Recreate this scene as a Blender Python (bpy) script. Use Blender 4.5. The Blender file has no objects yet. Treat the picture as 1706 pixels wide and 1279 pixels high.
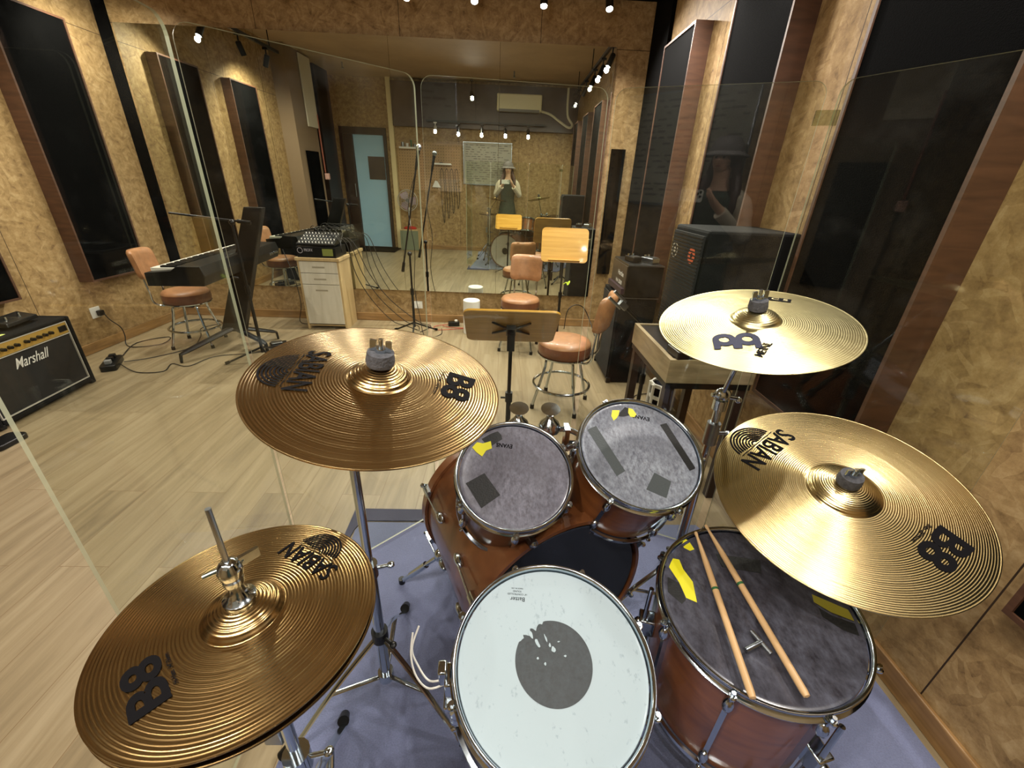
import bpy, math, random
import numpy as np
from mathutils import Vector, Matrix, Euler
random.seed(7)
PI = math.pi
S = bpy.context.scene
C = S.collection

# ---------------------------------------------------------------- camera
cam = bpy.data.objects.new('camera', bpy.data.cameras.new('camera'))
C.objects.link(cam); S.camera = cam
def cam_basis(yaw, pitch, roll):
    cy, sy = math.cos(yaw), math.sin(yaw)
    f = Vector((sy*math.cos(pitch), cy*math.cos(pitch), math.sin(pitch)))
    r = Vector((cy, -sy, 0)); u = r.cross(f)
    c, s = math.cos(roll), math.sin(roll)
    return c*r + s*u, -s*r + c*u, f
CR, CU, CF = cam_basis(*[math.radians(a) for a in (2.1875, -25.547, 2.3812)])
CAM = Vector((0, 0, 1.42))
m = Matrix((CR, CU, -CF)).transposed().to_4x4(); m.translation = CAM
cam.matrix_world = m
cam.data.sensor_fit = 'HORIZONTAL'; cam.data.sensor_width = 36.0
cam.data.lens = 36.0*690.98/1706.0
cam.data.clip_start = 0.01; cam.data.clip_end = 50

# ---------------------------------------------------------------- world, exposure
W = bpy.data.worlds.new('world'); S.world = W; W.use_nodes = True
W.node_tree.nodes['Background'].inputs[0].default_value = (1.0, 0.93, 0.82, 1)
W.node_tree.nodes['Background'].inputs[1].default_value = 0.15
S.view_settings.view_transform = 'Standard'; S.view_settings.look = 'None'
S.view_settings.gamma = 1.0; S.view_settings.use_curve_mapping = False
S.view_settings.exposure = 0.5

# room numbers
XL, XR, YB, YF, ZC = -3.45, 1.30, -0.55, 4.52, 3.08
WARM = (1.0, 0.93, 0.84); COOL = (0.95, 0.97, 1.0)

# ---------------------------------------------------------------- helpers
def lin(c):
    return tuple(((x/255)/12.92 if x/255 <= .04045 else ((x/255+.055)/1.055)**2.4) for x in c)
def col(r, g, b): return (*lin((r, g, b)), 1)

class MB:
    def __init__(s): s.v = []; s.f = []
    def add(s, vs, fs, M=None):
        o = len(s.v)
        for p in vs:
            p = Vector(p)
            if M is not None: p = M @ p
            s.v.append(p)
        s.f += [tuple(o+i for i in f) for f in fs]
        return s
    def box(s, x0, x1, y0, y1, z0, z1, M=None):
        vs = [(x, y, z) for z in (z0, z1) for y in (y0, y1) for x in (x0, x1)]
        return s.add(vs, [(0, 2, 3, 1), (4, 5, 7, 6), (0, 1, 5, 4), (2, 6, 7, 3), (0, 4, 6, 2), (1, 3, 7, 5)], M)
    def prism(s, poly, z0, z1, M=None):
        n = len(poly)
        vs = [(x, y, z0) for x, y in poly] + [(x, y, z1) for x, y in poly]
        fs = [tuple(range(n))[::-1], tuple(range(n, 2*n))] + [(i, (i+1) % n, n+(i+1) % n, n+i) for i in range(n)]
        return s.add(vs, fs, M)
    def rrect(s, w, h, z0, z1, r, M=None, seg=5):
        return s.prism(rr(w, h, r, seg), z0, z1, M)
    def lathe(s, prof, seg=48, M=None, closed=False, caps=True):
        n = len(prof); vs = []; fs = []
        for i in range(seg):
            a = 2*PI*i/seg
            for r, z in prof: vs.append((r*math.cos(a), r*math.sin(a), z))
        m_ = n if closed else n-1
        for i in range(seg):
            j = (i+1) % seg
            for k in range(m_):
                l = (k+1) % n
                fs.append((i*n+k, j*n+k, j*n+l, i*n+l))
        if caps and not closed:
            if prof[0][0] > 1e-6: fs.append(tuple(i*n for i in range(seg))[::-1])
            if prof[-1][0] > 1e-6: fs.append(tuple(i*n+n-1 for i in range(seg)))
        return s.add(vs, fs, M)
    def cyl(s, p0, p1, r0, r1=None, seg=14):
        p0 = Vector(p0); p1 = Vector(p1); r1 = r0 if r1 is None else r1
        d = p1-p0; L = d.length
        M = Matrix.Translation(p0) @ d.to_track_quat('Z', 'Y').to_matrix().to_4x4()
        return s.lathe([(r0, 0), (r1, L)], seg, M)
    def ball(s, c, r, sc=(1, 1, 1), seg=16, M=None):
        n = seg//2
        prof = [(max(r*math.sin(PI*i/n), 0.0), -r*math.cos(PI*i/n)) for i in range(n+1)]
        prof[0] = (1e-5, -r); prof[-1] = (1e-5, r)
        MM = Matrix.Translation(Vector(c)) @ Matrix.Diagonal((*sc, 1))
        return s.lathe(prof, seg, MM if M is None else M @ MM)
    def tube(s, pts, r, seg=8, closed=False, flat=1.0):
        pts = [Vector(p) for p in pts]; n = len(pts); rings = []
        up = Vector((0.13, 0.07, 1)).normalized()
        prev = None
        for i, p in enumerate(pts):
            if closed: t = pts[(i+1) % n]-pts[i-1]
            else: t = pts[min(i+1, n-1)]-pts[max(i-1, 0)]
            t.normalize()
            x = up.cross(t) if prev is None else prev - t*prev.dot(t)
            if x.length < 1e-4: x = Vector((1, 0, 0)).cross(t)
            x.normalize(); prev = x; y = t.cross(x)
            rad = r[i] if isinstance(r, (list, tuple)) else r
            rings.append([p + x*rad*math.cos(2*PI*k/seg) + y*rad*flat*math.sin(2*PI*k/seg) for k in range(seg)])
        vs = [q for R_ in rings for q in R_]; fs = []
        for i in range(n if closed else n-1):
            j = (i+1) % n
            for k in range(seg):
                l = (k+1) % seg
                fs.append((i*seg+k, i*seg+l, j*seg+l, j*seg+k))
        if not closed:
            fs.append(tuple(range(seg))[::-1]); fs.append(tuple((n-1)*seg+k for k in range(seg)))
        return s.add(vs, fs)

def rr(w, h, r, seg=5):
    out = []
    for cx, cy, a0 in ((w/2-r, h/2-r, 0), (-w/2+r, h/2-r, 90), (-w/2+r, -h/2+r, 180), (w/2-r, -h/2+r, 270)):
        for i in range(seg+1):
            a = math.radians(a0+90*i/seg); out.append((cx+r*math.cos(a), cy+r*math.sin(a)))
    return out
def smooth_path(pts, k=6):
    pts = [Vector(p) for p in pts]; out = []
    for i in range(len(pts)-1):
        a = pts[max(i-1, 0)]; b = pts[i]; c = pts[i+1]; d = pts[min(i+2, len(pts)-1)]
        for j in range(k):
            t = j/k
            out.append(.5*((2*b)+(c-a)*t+(2*a-5*b+4*c-d)*t*t+(3*b-a-3*c+d)*t**3))
    out.append(pts[-1]); return out
def frame(o, n, ax=(1, 0, 0)):
    n = Vector(n).normalized(); x = Vector(ax); x = (x-n*x.dot(n)).normalized(); y = n.cross(x)
    M = Matrix((x, y, n)).transposed().to_4x4(); M.translation = Vector(o); return M
def wallM(o, nrm, up=(0, 0, 1)):      # local x right, y up, z out of the wall
    n = Vector(nrm).normalized(); u = Vector(up); u = (u-n*u.dot(n)).normalized(); x = u.cross(n)
    M = Matrix((x, u, n)).transposed().to_4x4(); M.translation = Vector(o); return M

def obj(name, mb, mat, parent=None, smooth=True, bevel=0, M=None, ang=35):
    me = bpy.data.meshes.new(name)
    me.from_pydata([tuple(p) for p in mb.v], [], mb.f)
    me.materials.append(mat)
    if smooth:
        me.shade_smooth(); me.set_sharp_from_angle(angle=math.radians(ang))
    o = bpy.data.objects.new(name, me); C.objects.link(o)
    if parent is not None: o.parent = parent
    if M is not None: o.matrix_local = M
    if bevel:
        b = o.modifiers.new('bevel', 'BEVEL'); b.width = bevel; b.segments = 2; b.limit_method = 'ANGLE'
        b.harden_normals = False
    return o
def tag(o, label=None, cat=None, group=None, kind=None):
    if label: o['label'] = label
    if cat: o['category'] = cat
    if group: o['group'] = group
    if kind: o['kind'] = kind
    return o
def thing(name, label, cat, M=None, loc=None, rz=0, group=None):
    o = bpy.data.objects.new(name, None); C.objects.link(o); o.empty_display_size = .05
    if M is not None: o.matrix_world = M
    elif loc is not None: o.location = loc; o.rotation_euler = (0, 0, rz)
    return tag(o, label, cat, group)
def struct(name, mb, mat, **k):
    o = obj(name, mb, mat, smooth=False, **k); o['kind'] = 'structure'; return o
def kids(o): return [c for c in C.objects if c.parent is o]
def dup(o, M=None, label=None, parent=None):
    c = o.copy(); C.objects.link(c); c.parent = parent
    if label: c['label'] = label
    for ch in [k for k in C.objects if k.parent == o]: dup(ch, parent=c)
    if M is not None: c.matrix_world = M
    return c
_txt = {}
def text_shape(body, size, offset=0.0, shear=0.0, extrude=0):
    key = (body, size, offset, shear)
    if key in _txt: return _txt[key]
    cu = bpy.data.curves.new('lettering', 'FONT'); cu.body = body; cu.size = size; cu.offset = offset; cu.shear = shear
    cu.align_x = 'CENTER'; cu.align_y = 'CENTER'; cu.fill_mode = 'FRONT'; cu.resolution_u = 4
    o = bpy.data.objects.new('lettering', cu); C.objects.link(o)
    dg = bpy.context.evaluated_depsgraph_get()
    me = bpy.data.meshes.new_from_object(o.evaluated_get(dg))
    r = ([tuple(v.co) for v in me.vertices], [tuple(p.vertices) for p in me.polygons])
    bpy.data.objects.remove(o); bpy.data.curves.remove(cu); bpy.data.meshes.remove(me)
    xs = [v[0] for v in r[0]]; ys = [v[1] for v in r[0]]
    cx = (min(xs)+max(xs))/2; cy = (min(ys)+max(ys))/2
    r = ([(v[0]-cx, v[1]-cy, 0) for v in r[0]], r[1]); _txt[key] = r
    return r
def text_mb(body, size, M, mb=None, sx=1.0, width=None, **k):
    vs, fs = text_shape(body, size, **k)
    if width: sx = width/(max(v[0] for v in vs)-min(v[0] for v in vs))
    mb = mb or MB(); mb.add([(v[0]*sx, v[1], 0) for v in vs], fs, M); return mb

# ---------------------------------------------------------------- materials
def mat(name, c, rough=.5, metal=0, spec=.5, noise=0, nscale=8, bump=0, bscale=60, stretch=(1, 1, 1), coat=0, sheen=0, emit=0, aniso=0, alpha=None):
    mt = bpy.data.materials.new(name); mt.use_nodes = True; nt = mt.node_tree; b = nt.nodes['Principled BSDF']
    b.inputs['Base Color'].default_value = col(*c); b.inputs['Roughness'].default_value = rough
    b.inputs['Metallic'].default_value = metal; b.inputs['Specular IOR Level'].default_value = spec
    b.inputs['Coat Weight'].default_value = coat; b.inputs['Coat Roughness'].default_value = .08
    b.inputs['Sheen Weight'].default_value = sheen
    if emit:
        b.inputs['Emission Color'].default_value = col(*c); b.inputs['Emission Strength'].default_value = emit
    if noise or bump:
        tc = nt.nodes.new('ShaderNodeTexCoord'); mp = nt.nodes.new('ShaderNodeMapping'); mp.inputs['Scale'].default_value = stretch
        nt.links.new(tc.outputs['Object'], mp.inputs['Vector'])
    if noise:
        n = nt.nodes.new('ShaderNodeTexNoise'); n.inputs['Scale'].default_value = nscale; n.inputs['Detail'].default_value = 6
        n.inputs['Roughness'].default_value = .65
        nt.links.new(mp.outputs[0], n.inputs['Vector'])
        r = nt.nodes.new('ShaderNodeValToRGB'); r.color_ramp.elements[0].position = .3; r.color_ramp.elements[1].position = .7
        r.color_ramp.elements[0].color = col(*[max(0, x*(1-noise)) for x in c]); r.color_ramp.elements[1].color = col(*[min(255, x*(1+noise)) for x in c])
        nt.links.new(n.outputs['Fac'], r.inputs[0]); nt.links.new(r.outputs[0], b.inputs['Base Color'])
    if bump:
        n2 = nt.nodes.new('ShaderNodeTexNoise'); n2.inputs['Scale'].default_value = bscale; n2.inputs['Detail'].default_value = 3
        bp = nt.nodes.new('ShaderNodeBump'); bp.inputs['Strength'].default_value = bump; bp.inputs['Distance'].default_value = .004
        nt.links.new(mp.outputs[0], n2.inputs['Vector']); nt.links.new(n2.outputs['Fac'], bp.inputs['Height']); nt.links.new(bp.outputs[0], b.inputs['Normal'])
    return mt
def N(nt, t, **k):
    n = nt.nodes.new(t)
    for a, v in k.items():
        if a in n.inputs: n.inputs[a].default_value = v
        else: setattr(n, a, v)
    return n
def math_n(nt, op, a, b=None, c=None):
    n = nt.nodes.new('ShaderNodeMath'); n.operation = op
    for i, x in enumerate((a, b, c)):
        if x is None: continue
        if isinstance(x, (int, float)): n.inputs[i].default_value = x
        else: nt.links.new(x, n.inputs[i])
    return n.outputs[0]
def osb(name, plane, seams=(), zs=(2.44,), shades=None):
    mt = bpy.data.materials.new(name); mt.use_nodes = True; nt = mt.node_tree; L = nt.links.new; b = nt.nodes['Principled BSDF']
    tc = N(nt, 'ShaderNodeTexCoord'); sp = N(nt, 'ShaderNodeSeparateXYZ'); L(tc.outputs['Object'], sp.inputs[0])
    cb = N(nt, 'ShaderNodeCombineXYZ'); U = sp.outputs['Y' if plane == 'X' else 'X']; V = sp.outputs['Z']
    if plane == 'Z': U, V = sp.outputs['X'], sp.outputs['Y']
    L(U, cb.inputs[0]); L(V, cb.inputs[1])
    ds = N(nt, 'ShaderNodeTexNoise', Scale=7.0); ds.inputs['Detail'].default_value = 2; L(cb.outputs[0], ds.inputs['Vector'])
    av = N(nt, 'ShaderNodeVectorMath', operation='MULTIPLY_ADD'); av.inputs[1].default_value = (.05, .05, 0)
    L(ds.outputs['Color'], av.inputs[0]); L(cb.outputs[0], av.inputs[2])
    lay = []
    for i, (ang, sc) in enumerate(((15, (12, 52, 1)), (75, (11, 46, 1)), (135, (14, 58, 1)))):
        mp = N(nt, 'ShaderNodeMapping'); mp.inputs['Rotation'].default_value = (0, 0, math.radians(ang)); mp.inputs['Location'].default_value = (i*3.7, i*1.3, 0)
        m2 = N(nt, 'ShaderNodeMapping'); m2.inputs['Scale'].default_value = sc
        L(av.outputs[0], mp.inputs[0]); L(mp.outputs[0], m2.inputs[0])
        v = N(nt, 'ShaderNodeTexVoronoi', voronoi_dimensions='2D', Scale=1.0); L(m2.outputs[0], v.inputs['Vector'])
        s2 = N(nt, 'ShaderNodeSeparateColor'); L(v.outputs['Color'], s2.inputs[0]); lay.append(s2.outputs[0])
    mk = N(nt, 'ShaderNodeTexVoronoi', voronoi_dimensions='2D', Scale=16.0); L(av.outputs[0], mk.inputs['Vector'])
    ms = N(nt, 'ShaderNodeSeparateColor'); L(mk.outputs['Color'], ms.inputs[0])
    g1 = math_n(nt, 'GREATER_THAN', ms.outputs[0], .38); g2 = math_n(nt, 'GREATER_THAN', ms.outputs[0], .7)
    mx = N(nt, 'ShaderNodeMix'); L(g1, mx.inputs[0]); L(lay[0], mx.inputs[2]); L(lay[1], mx.inputs[3])
    m3 = N(nt, 'ShaderNodeMix'); L(g2, m3.inputs[0]); L(mx.outputs[0], m3.inputs[2]); L(lay[2], m3.inputs[3])
    gr = N(nt, 'ShaderNodeTexNoise', Scale=16.0); gr.inputs['Detail'].default_value = 7; gr.inputs['Roughness'].default_value = .75; L(cb.outputs[0], gr.inputs['Vector'])
    s = math_n(nt, 'MULTIPLY_ADD', m3.outputs[0], .15, math_n(nt, 'MULTIPLY', gr.outputs['Fac'], .88))
    r = N(nt, 'ShaderNodeValToRGB'); L(s, r.inputs[0])
    sh = shades or [(.26, (86, 64, 41)), (.40, (134, 107, 70)), (.54, (156, 128, 86)), (.74, (182, 156, 114))]
    e = r.color_ramp.elements; e[0].position, e[0].color = sh[0][0], col(*sh[0][1]); e[1].position, e[1].color = sh[-1][0], col(*sh[-1][1])
    for p_, c_ in sh[1:-1]:
        q = e.new(p_); q.color = col(*c_)
    # sheet joints
    line = None
    for axis, vals, per in ((U, seams, None), (V, zs, None)):
        for z in vals:
            t = math_n(nt, 'LESS_THAN', math_n(nt, 'ABSOLUTE', math_n(nt, 'SUBTRACT', axis, z)), .0022)
            line = t if line is None else math_n(nt, 'MAXIMUM', line, t)
    out = r.outputs[0]
    if line is not None:
        mm = N(nt, 'ShaderNodeMix', data_type='RGBA'); L(line, mm.inputs[0]); L(out, mm.inputs[6]); mm.inputs[7].default_value = col(52, 36, 22); out = mm.outputs[2]
    L(out, b.inputs['Base Color']); b.inputs['Roughness'].default_value = .62; b.inputs['Specular IOR Level'].default_value = .35
    bp = N(nt, 'ShaderNodeBump', Strength=.35, Distance=.003); L(s, bp.inputs['Height']); L(bp.outputs[0], b.inputs['Normal'])
    return mt
def laminate():
    mt = bpy.data.materials.new('oak_laminate'); mt.use_nodes = True; nt = mt.node_tree; L = nt.links.new; b = nt.nodes['Principled BSDF']
    tc = N(nt, 'ShaderNodeTexCoord'); mp = N(nt, 'ShaderNodeMapping'); mp.inputs['Rotation'].default_value = (0, 0, PI/2); L(tc.outputs['Object'], mp.inputs[0])
    br = N(nt, 'ShaderNodeTexBrick', Scale=1.0); br.offset = .37; br.inputs['Brick Width'].default_value = 1.2; br.inputs['Row Height'].default_value = .19
    br.inputs['Mortar Size'].default_value = .0011; br.inputs['Mortar Smooth'].default_value = .2; br.inputs['Bias'].default_value = 0
    br.inputs['Color1'].default_value = (0, 0, 0, 1); br.inputs['Color2'].default_value = (1, 1, 1, 1); br.inputs['Mortar'].default_value = (.5, .5, .5, 1)
    L(mp.outputs[0], br.inputs['Vector'])
    sb = N(nt, 'ShaderNodeSeparateColor'); L(br.outputs['Color'], sb.inputs[0])
    m2 = N(nt, 'ShaderNodeMapping'); m2.inputs['Scale'].default_value = (24, 1.6, 1); L(tc.outputs['Object'], m2.inputs[0])
    off = N(nt, 'ShaderNodeVectorMath', operation='ADD'); cx = N(nt, 'ShaderNodeCombineXYZ'); L(math_n(nt, 'MULTIPLY', sb.outputs[0], 9), cx.inputs[2]); L(m2.outputs[0], off.inputs[0]); L(cx.outputs[0], off.inputs[1])
    n = N(nt, 'ShaderNodeTexNoise', Scale=1.0); n.inputs['Detail'].default_value = 8; n.inputs['Roughness'].default_value = .6; n.inputs['Distortion'].default_value = .6; L(off.outputs[0], n.inputs['Vector'])
    s = math_n(nt, 'MULTIPLY_ADD', sb.outputs[0], .16, math_n(nt, 'MULTIPLY', n.outputs['Fac'], .84))
    r = N(nt, 'ShaderNodeValToRGB'); L(s, r.inputs[0]); e = r.color_ramp.elements
    e[0].position, e[0].color = .22, col(106, 92, 69); e[1].position, e[1].color = .76, col(156, 141, 113)
    q = e.new(.48); q.color = col(136, 120, 92)
    mm = N(nt, 'ShaderNodeMix', data_type='RGBA'); L(br.outputs['Fac'], mm.inputs[0]); L(r.outputs[0], mm.inputs[6]); mm.inputs[7].default_value = col(112, 88, 60)
    L(mm.outputs[2], b.inputs['Base Color']); b.inputs['Roughness'].default_value = .42; b.inputs['Specular IOR Level'].default_value = .4
    return mt
def cymbal_mat(name, c1, c2, rough, ring, strength, hammer=0):
    mt = bpy.data.materials.new(name); mt.use_nodes = True; nt = mt.node_tree; L = nt.links.new; b = nt.nodes['Principled BSDF']
    b.inputs['Metallic'].default_value = 1; b.inputs['Roughness'].default_value = rough
    tc = N(nt, 'ShaderNodeTexCoord'); sp = N(nt, 'ShaderNodeSeparateXYZ'); L(tc.outputs['Object'], sp.inputs[0])
    cb = N(nt, 'ShaderNodeCombineXYZ'); L(sp.outputs[0], cb.inputs[0]); L(sp.outputs[1], cb.inputs[1])
    ln = N(nt, 'ShaderNodeVectorMath', operation='LENGTH'); L(cb.outputs[0], ln.inputs[0]); rad = ln.outputs['Value']
    n1 = N(nt, 'ShaderNodeTexNoise', noise_dimensions='1D', Scale=1.0); n1.inputs['Detail'].default_value = 2
    L(math_n(nt, 'MULTIPLY', rad, 90), n1.inputs['W'])
    ph = math_n(nt, 'MULTIPLY_ADD', rad, 2*PI/ring, math_n(nt, 'MULTIPLY', n1.outputs['Fac'], 2))
    si = math_n(nt, 'SINE', ph)
    n2 = N(nt, 'ShaderNodeTexNoise', noise_dimensions='1D', Scale=1.0); n2.inputs['Detail'].default_value = 4; L(math_n(nt, 'MULTIPLY', rad, 420), n2.inputs['W'])
    h = math_n(nt, 'ADD', math_n(nt, 'MULTIPLY', si, .5), math_n(nt, 'MULTIPLY', n2.outputs['Fac'], .2))
    bp = N(nt, 'ShaderNodeBump', Strength=strength, Distance=.0007); L(h, bp.inputs['Height'])
    if hammer:
        vo = N(nt, 'ShaderNodeTexNoise', Scale=26.0); vo.inputs['Detail'].default_value = 1; L(cb.outputs[0], vo.inputs['Vector'])
        b2 = N(nt, 'ShaderNodeBump', Strength=hammer, Distance=.004); L(vo.outputs['Fac'], b2.inputs['Height']); L(bp.outputs[0], b2.inputs['Normal']); bp = b2
    L(bp.outputs[0], b.inputs['Normal'])
    n3 = N(nt, 'ShaderNodeTexNoise', Scale=9.0); n3.inputs['Detail'].default_value = 6; L(cb.outputs[0], n3.inputs['Vector'])
    mm = N(nt, 'ShaderNodeMix', data_type='RGBA'); f = math_n(nt, 'ADD', math_n(nt, 'MULTIPLY', n2.outputs['Fac'], .6), math_n(nt, 'MULTIPLY_ADD', n3.outputs['Fac'], 1.0, -.3))
    L(f, mm.inputs[0]); mm.inputs[6].default_value = col(*c1); mm.inputs[7].default_value = col(*c2); L(mm.outputs[2], b.inputs['Base Color'])
    return mt
def wood(name, c1, c2, sc=(3, 40, 3), rough=.4, coat=0):
    mt = bpy.data.materials.new(name); mt.use_nodes = True; nt = mt.node_tree; L = nt.links.new; b = nt.nodes['Principled BSDF']
    tc = N(nt, 'ShaderNodeTexCoord'); mp = N(nt, 'ShaderNodeMapping'); mp.inputs['Scale'].default_value = sc; L(tc.outputs['Object'], mp.inputs[0])
    n = N(nt, 'ShaderNodeTexNoise', Scale=1.0); n.inputs['Detail'].default_value = 7; n.inputs['Distortion'].default_value = 1.0; L(mp.outputs[0], n.inputs['Vector'])
    r = N(nt, 'ShaderNodeValToRGB'); e = r.color_ramp.elements; e[0].position, e[0].color = .32, col(*c1); e[1].position, e[1].color = .68, col(*c2)
    L(n.outputs['Fac'], r.inputs[0]); L(r.outputs[0], b.inputs['Base Color']); b.inputs['Roughness'].default_value = rough; b.inputs['Coat Weight'].default_value = coat; b.inputs['Coat Roughness'].default_value = .06
    return mt
def head_mat(name, c, dark, rough=.3, scale=60, coat=.3, spots=.5, big=6):
    mt = bpy.data.materials.new(name); mt.use_nodes = True; nt = mt.node_tree; L = nt.links.new; b = nt.nodes['Principled BSDF']
    tc = N(nt, 'ShaderNodeTexCoord'); mp = N(nt, 'ShaderNodeMapping'); mp.inputs['Scale'].default_value = (1, .6, 1); mp.inputs['Rotation'].default_value = (0, 0, .5); L(tc.outputs['Object'], mp.inputs[0])
    n = N(nt, 'ShaderNodeTexNoise', Scale=scale); n.inputs['Detail'].default_value = 5; n.inputs['Roughness'].default_value = .7; L(mp.outputs[0], n.inputs['Vector'])
    n2 = N(nt, 'ShaderNodeTexNoise', Scale=big); n2.inputs['Detail'].default_value = 3; L(tc.outputs['Object'], n2.inputs['Vector'])
    f = math_n(nt, 'MULTIPLY', math_n(nt, 'MULTIPLY_ADD', n.outputs['Fac'], 3.0, -1.0), math_n(nt, 'MULTIPLY_ADD', n2.outputs['Fac'], 1.6, -.3))
    r = N(nt, 'ShaderNodeValToRGB'); e = r.color_ramp.elements; e[0].position, e[0].color = .0, col(*dark); e[1].position, e[1].color = spots, col(*c)
    L(f, r.inputs[0]); L(r.outputs[0], b.inputs['Base Color']); b.inputs['Roughness'].default_value = rough; b.inputs['Coat Weight'].default_value = coat; b.inputs['Coat Roughness'].default_value = .12
    bp = N(nt, 'ShaderNodeBump', Strength=.25, Distance=.0006); L(n.outputs['Fac'], bp.inputs['Height']); L(bp.outputs[0], b.inputs['Normal'])
    return mt
def acrylic(name, tint=(247, 249, 244), refl=1.0, smudge=.006):
    mt = bpy.data.materials.new(name); mt.use_nodes = True; nt = mt.node_tree; L = nt.links.new
    for n in list(nt.nodes):
        if n.type == 'BSDF_PRINCIPLED': nt.nodes.remove(n)
    out = [n for n in nt.nodes if n.type == 'OUTPUT_MATERIAL'][0]
    lw = N(nt, 'ShaderNodeLayerWeight', Blend=.5); tr = N(nt, 'ShaderNodeBsdfTransparent'); tr.inputs[0].default_value = col(*tint)
    gl = N(nt, 'ShaderNodeBsdfGlossy'); gl.inputs['Roughness'].default_value = .015; gl.inputs[0].default_value = (1, 1, 1, 1)
    mx = N(nt, 'ShaderNodeMixShader'); L(math_n(nt, 'MULTIPLY', math_n(nt, 'MULTIPLY_ADD', math_n(nt, 'POWER', lw.outputs['Facing'], 5), .9, .028), refl), mx.inputs[0]); L(tr.outputs[0], mx.inputs[1]); L(gl.outputs[0], mx.inputs[2])
    tc = N(nt, 'ShaderNodeTexCoord'); n = N(nt, 'ShaderNodeTexNoise', Scale=5.0); n.inputs['Detail'].default_value = 8; n.inputs['Roughness'].default_value = .7; L(tc.outputs['Object'], n.inputs['Vector'])
    df = N(nt, 'ShaderNodeBsdfDiffuse'); df.inputs[0].default_value = (.8, .8, .75, 1)
    m2 = N(nt, 'ShaderNodeMixShader'); L(math_n(nt, 'MULTIPLY', math_n(nt, 'MAXIMUM', math_n(nt, 'SUBTRACT', n.outputs['Fac'], .5), 0), smudge*6), m2.inputs[0]); L(mx.outputs[0], m2.inputs[1]); L(df.outputs[0], m2.inputs[2])
    L(m2.outputs[0], out.inputs[0]); return mt

M_far = osb('strand_board_far', 'Y', (-2.14, -0.92, 0.30), (2.535,)); M_side = osb('strand_board_side', 'X', (3.1, 1.9, 0.7), (2.44,)); M_back = osb('strand_board_back', 'Y', (-1.0, .2), ())
M_floor = laminate()
M_ceil = mat('ceiling_paint', (176, 152, 118), .7, noise=.05, nscale=2)
M_skirt = wood('oak_skirting', (122, 90, 52), (160, 124, 78), (2, 2, 30), .45)
M_black = mat('black_satin', (9, 9, 9), .38, spec=.4); M_blackm = mat('black_matt', (5, 5, 5), .95, spec=.1)
M_fabric = mat('black_acoustic_fabric', (4, 4, 4), .95, spec=.05, bump=.3, bscale=300)
M_frame = wood('walnut_frame', (66, 42, 28), (86, 56, 38), (4, 4, 30), .5)
M_chrome = mat('chrome', (196, 206, 214), .12, 1, bump=.05, bscale=30); M_steel = mat('brushed_steel', (156, 162, 168), .3, 1)
M_mirror = mat('silvered_mirror', (222, 226, 216), .0, 1)
M_rug = mat('grey_blue_rug', (106, 113, 146), .95, noise=.08, nscale=240, bump=.6, bscale=420, sheen=.3)
M_shell = wood('chestnut_drum_shell', (112, 64, 32), (142, 86, 44), (4, 4, 22), .3, .6); M_shelld = wood('mahogany_drum_shell', (76, 48, 36), (102, 66, 48), (4, 4, 22), .28, .7)
M_orange = wood('amber_bass_shell', (84, 48, 28), (112, 68, 38), (10, 10, 3), .3, .6)
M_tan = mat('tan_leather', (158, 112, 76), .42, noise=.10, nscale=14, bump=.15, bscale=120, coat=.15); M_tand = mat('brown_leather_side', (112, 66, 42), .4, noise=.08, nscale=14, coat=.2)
M_felt = mat('grey_felt', (60, 60, 64), .95, noise=.2, nscale=120, bump=.6, bscale=200)
M_ink = mat('cymbal_ink', (15, 14, 16), .8, spec=.05); M_inks = mat('cymbal_ink_soft', (66, 54, 40), .5)
M_cyA = cymbal_mat('bronze_cymbal', (144, 116, 74), (182, 152, 104), .23, .0046, .5)
M_cyR = cymbal_mat('ride_bronze', (176, 156, 108), (206, 186, 138), .22, .0040, .5)
M_cyM = cymbal_mat('pale_brass_cymbal', (168, 156, 108), (194, 182, 138), .3, .0042, .3, hammer=.15)
M_snare = head_mat('coated_white_head', (136, 150, 157), (120, 134, 141), .55, 90, .1, .10, 5)
M_tomh = head_mat('clear_worn_head', (132, 132, 146), (80, 78, 86), .28, 120, .5, 1.0); M_tomh2 = head_mat('clear_worn_head_pale', (164, 172, 184), (92, 94, 106), .3, 120, .5, .9)
M_fth = head_mat('smoky_floor_tom_head', (96, 98, 112), (44, 42, 48), .25, 40, .5, 1.1)
M_bassh = mat('black_bass_head', (24, 27, 32), .25, coat=.4); M_resh = mat('grey_white_head', (172, 162, 156), .4)
M_yel = mat('yellow_tape', (208, 200, 30), .5); M_tape = mat('black_cloth_tape', (12, 12, 13), .65, bump=.3, bscale=200); M_tapeg = mat('grey_cloth_tape', (64, 70, 73), .6, bump=.3, bscale=200)
M_stick = wood('hickory_stick', (170, 134, 92), (200, 166, 122), (20, 20, 3), .4); M_green = mat('green_band', (40, 90, 50), .5)
M_desk = wood('bamboo_desk', (190, 140, 52), (214, 166, 76), (2, 2, 30), .35, .2); M_deskb = wood('ply_desk_back', (132, 100, 52), (156, 122, 70), (3, 60, 3), .4)
M_cab = wood('pale_oak_cabinet', (168, 142, 100), (190, 166, 122), (14, 14, 2), .45); M_cabw = wood('whitewashed_drawer', (188, 180, 164), (206, 200, 186), (14, 14, 2), .5)
M_white = mat('white_plastic', (222, 220, 214), .4); M_grey = mat('grey_plastic', (120, 120, 120), .5); M_gold = mat('gold_panel', (200, 164, 84), .35, .6)
M_tolex = mat('black_tolex', (8, 8, 8), .8, spec=.2, bump=.7, bscale=260); M_grille = mat('speaker_grille_cloth', (14, 12, 11), .85, bump=.5, bscale=500)
M_piping = mat('silver_piping', (170, 166, 156), .4); M_key = mat('ivory_keys', (232, 228, 216), .3); M_red = mat('red_rubber', (170, 34, 26), .5)
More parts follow.
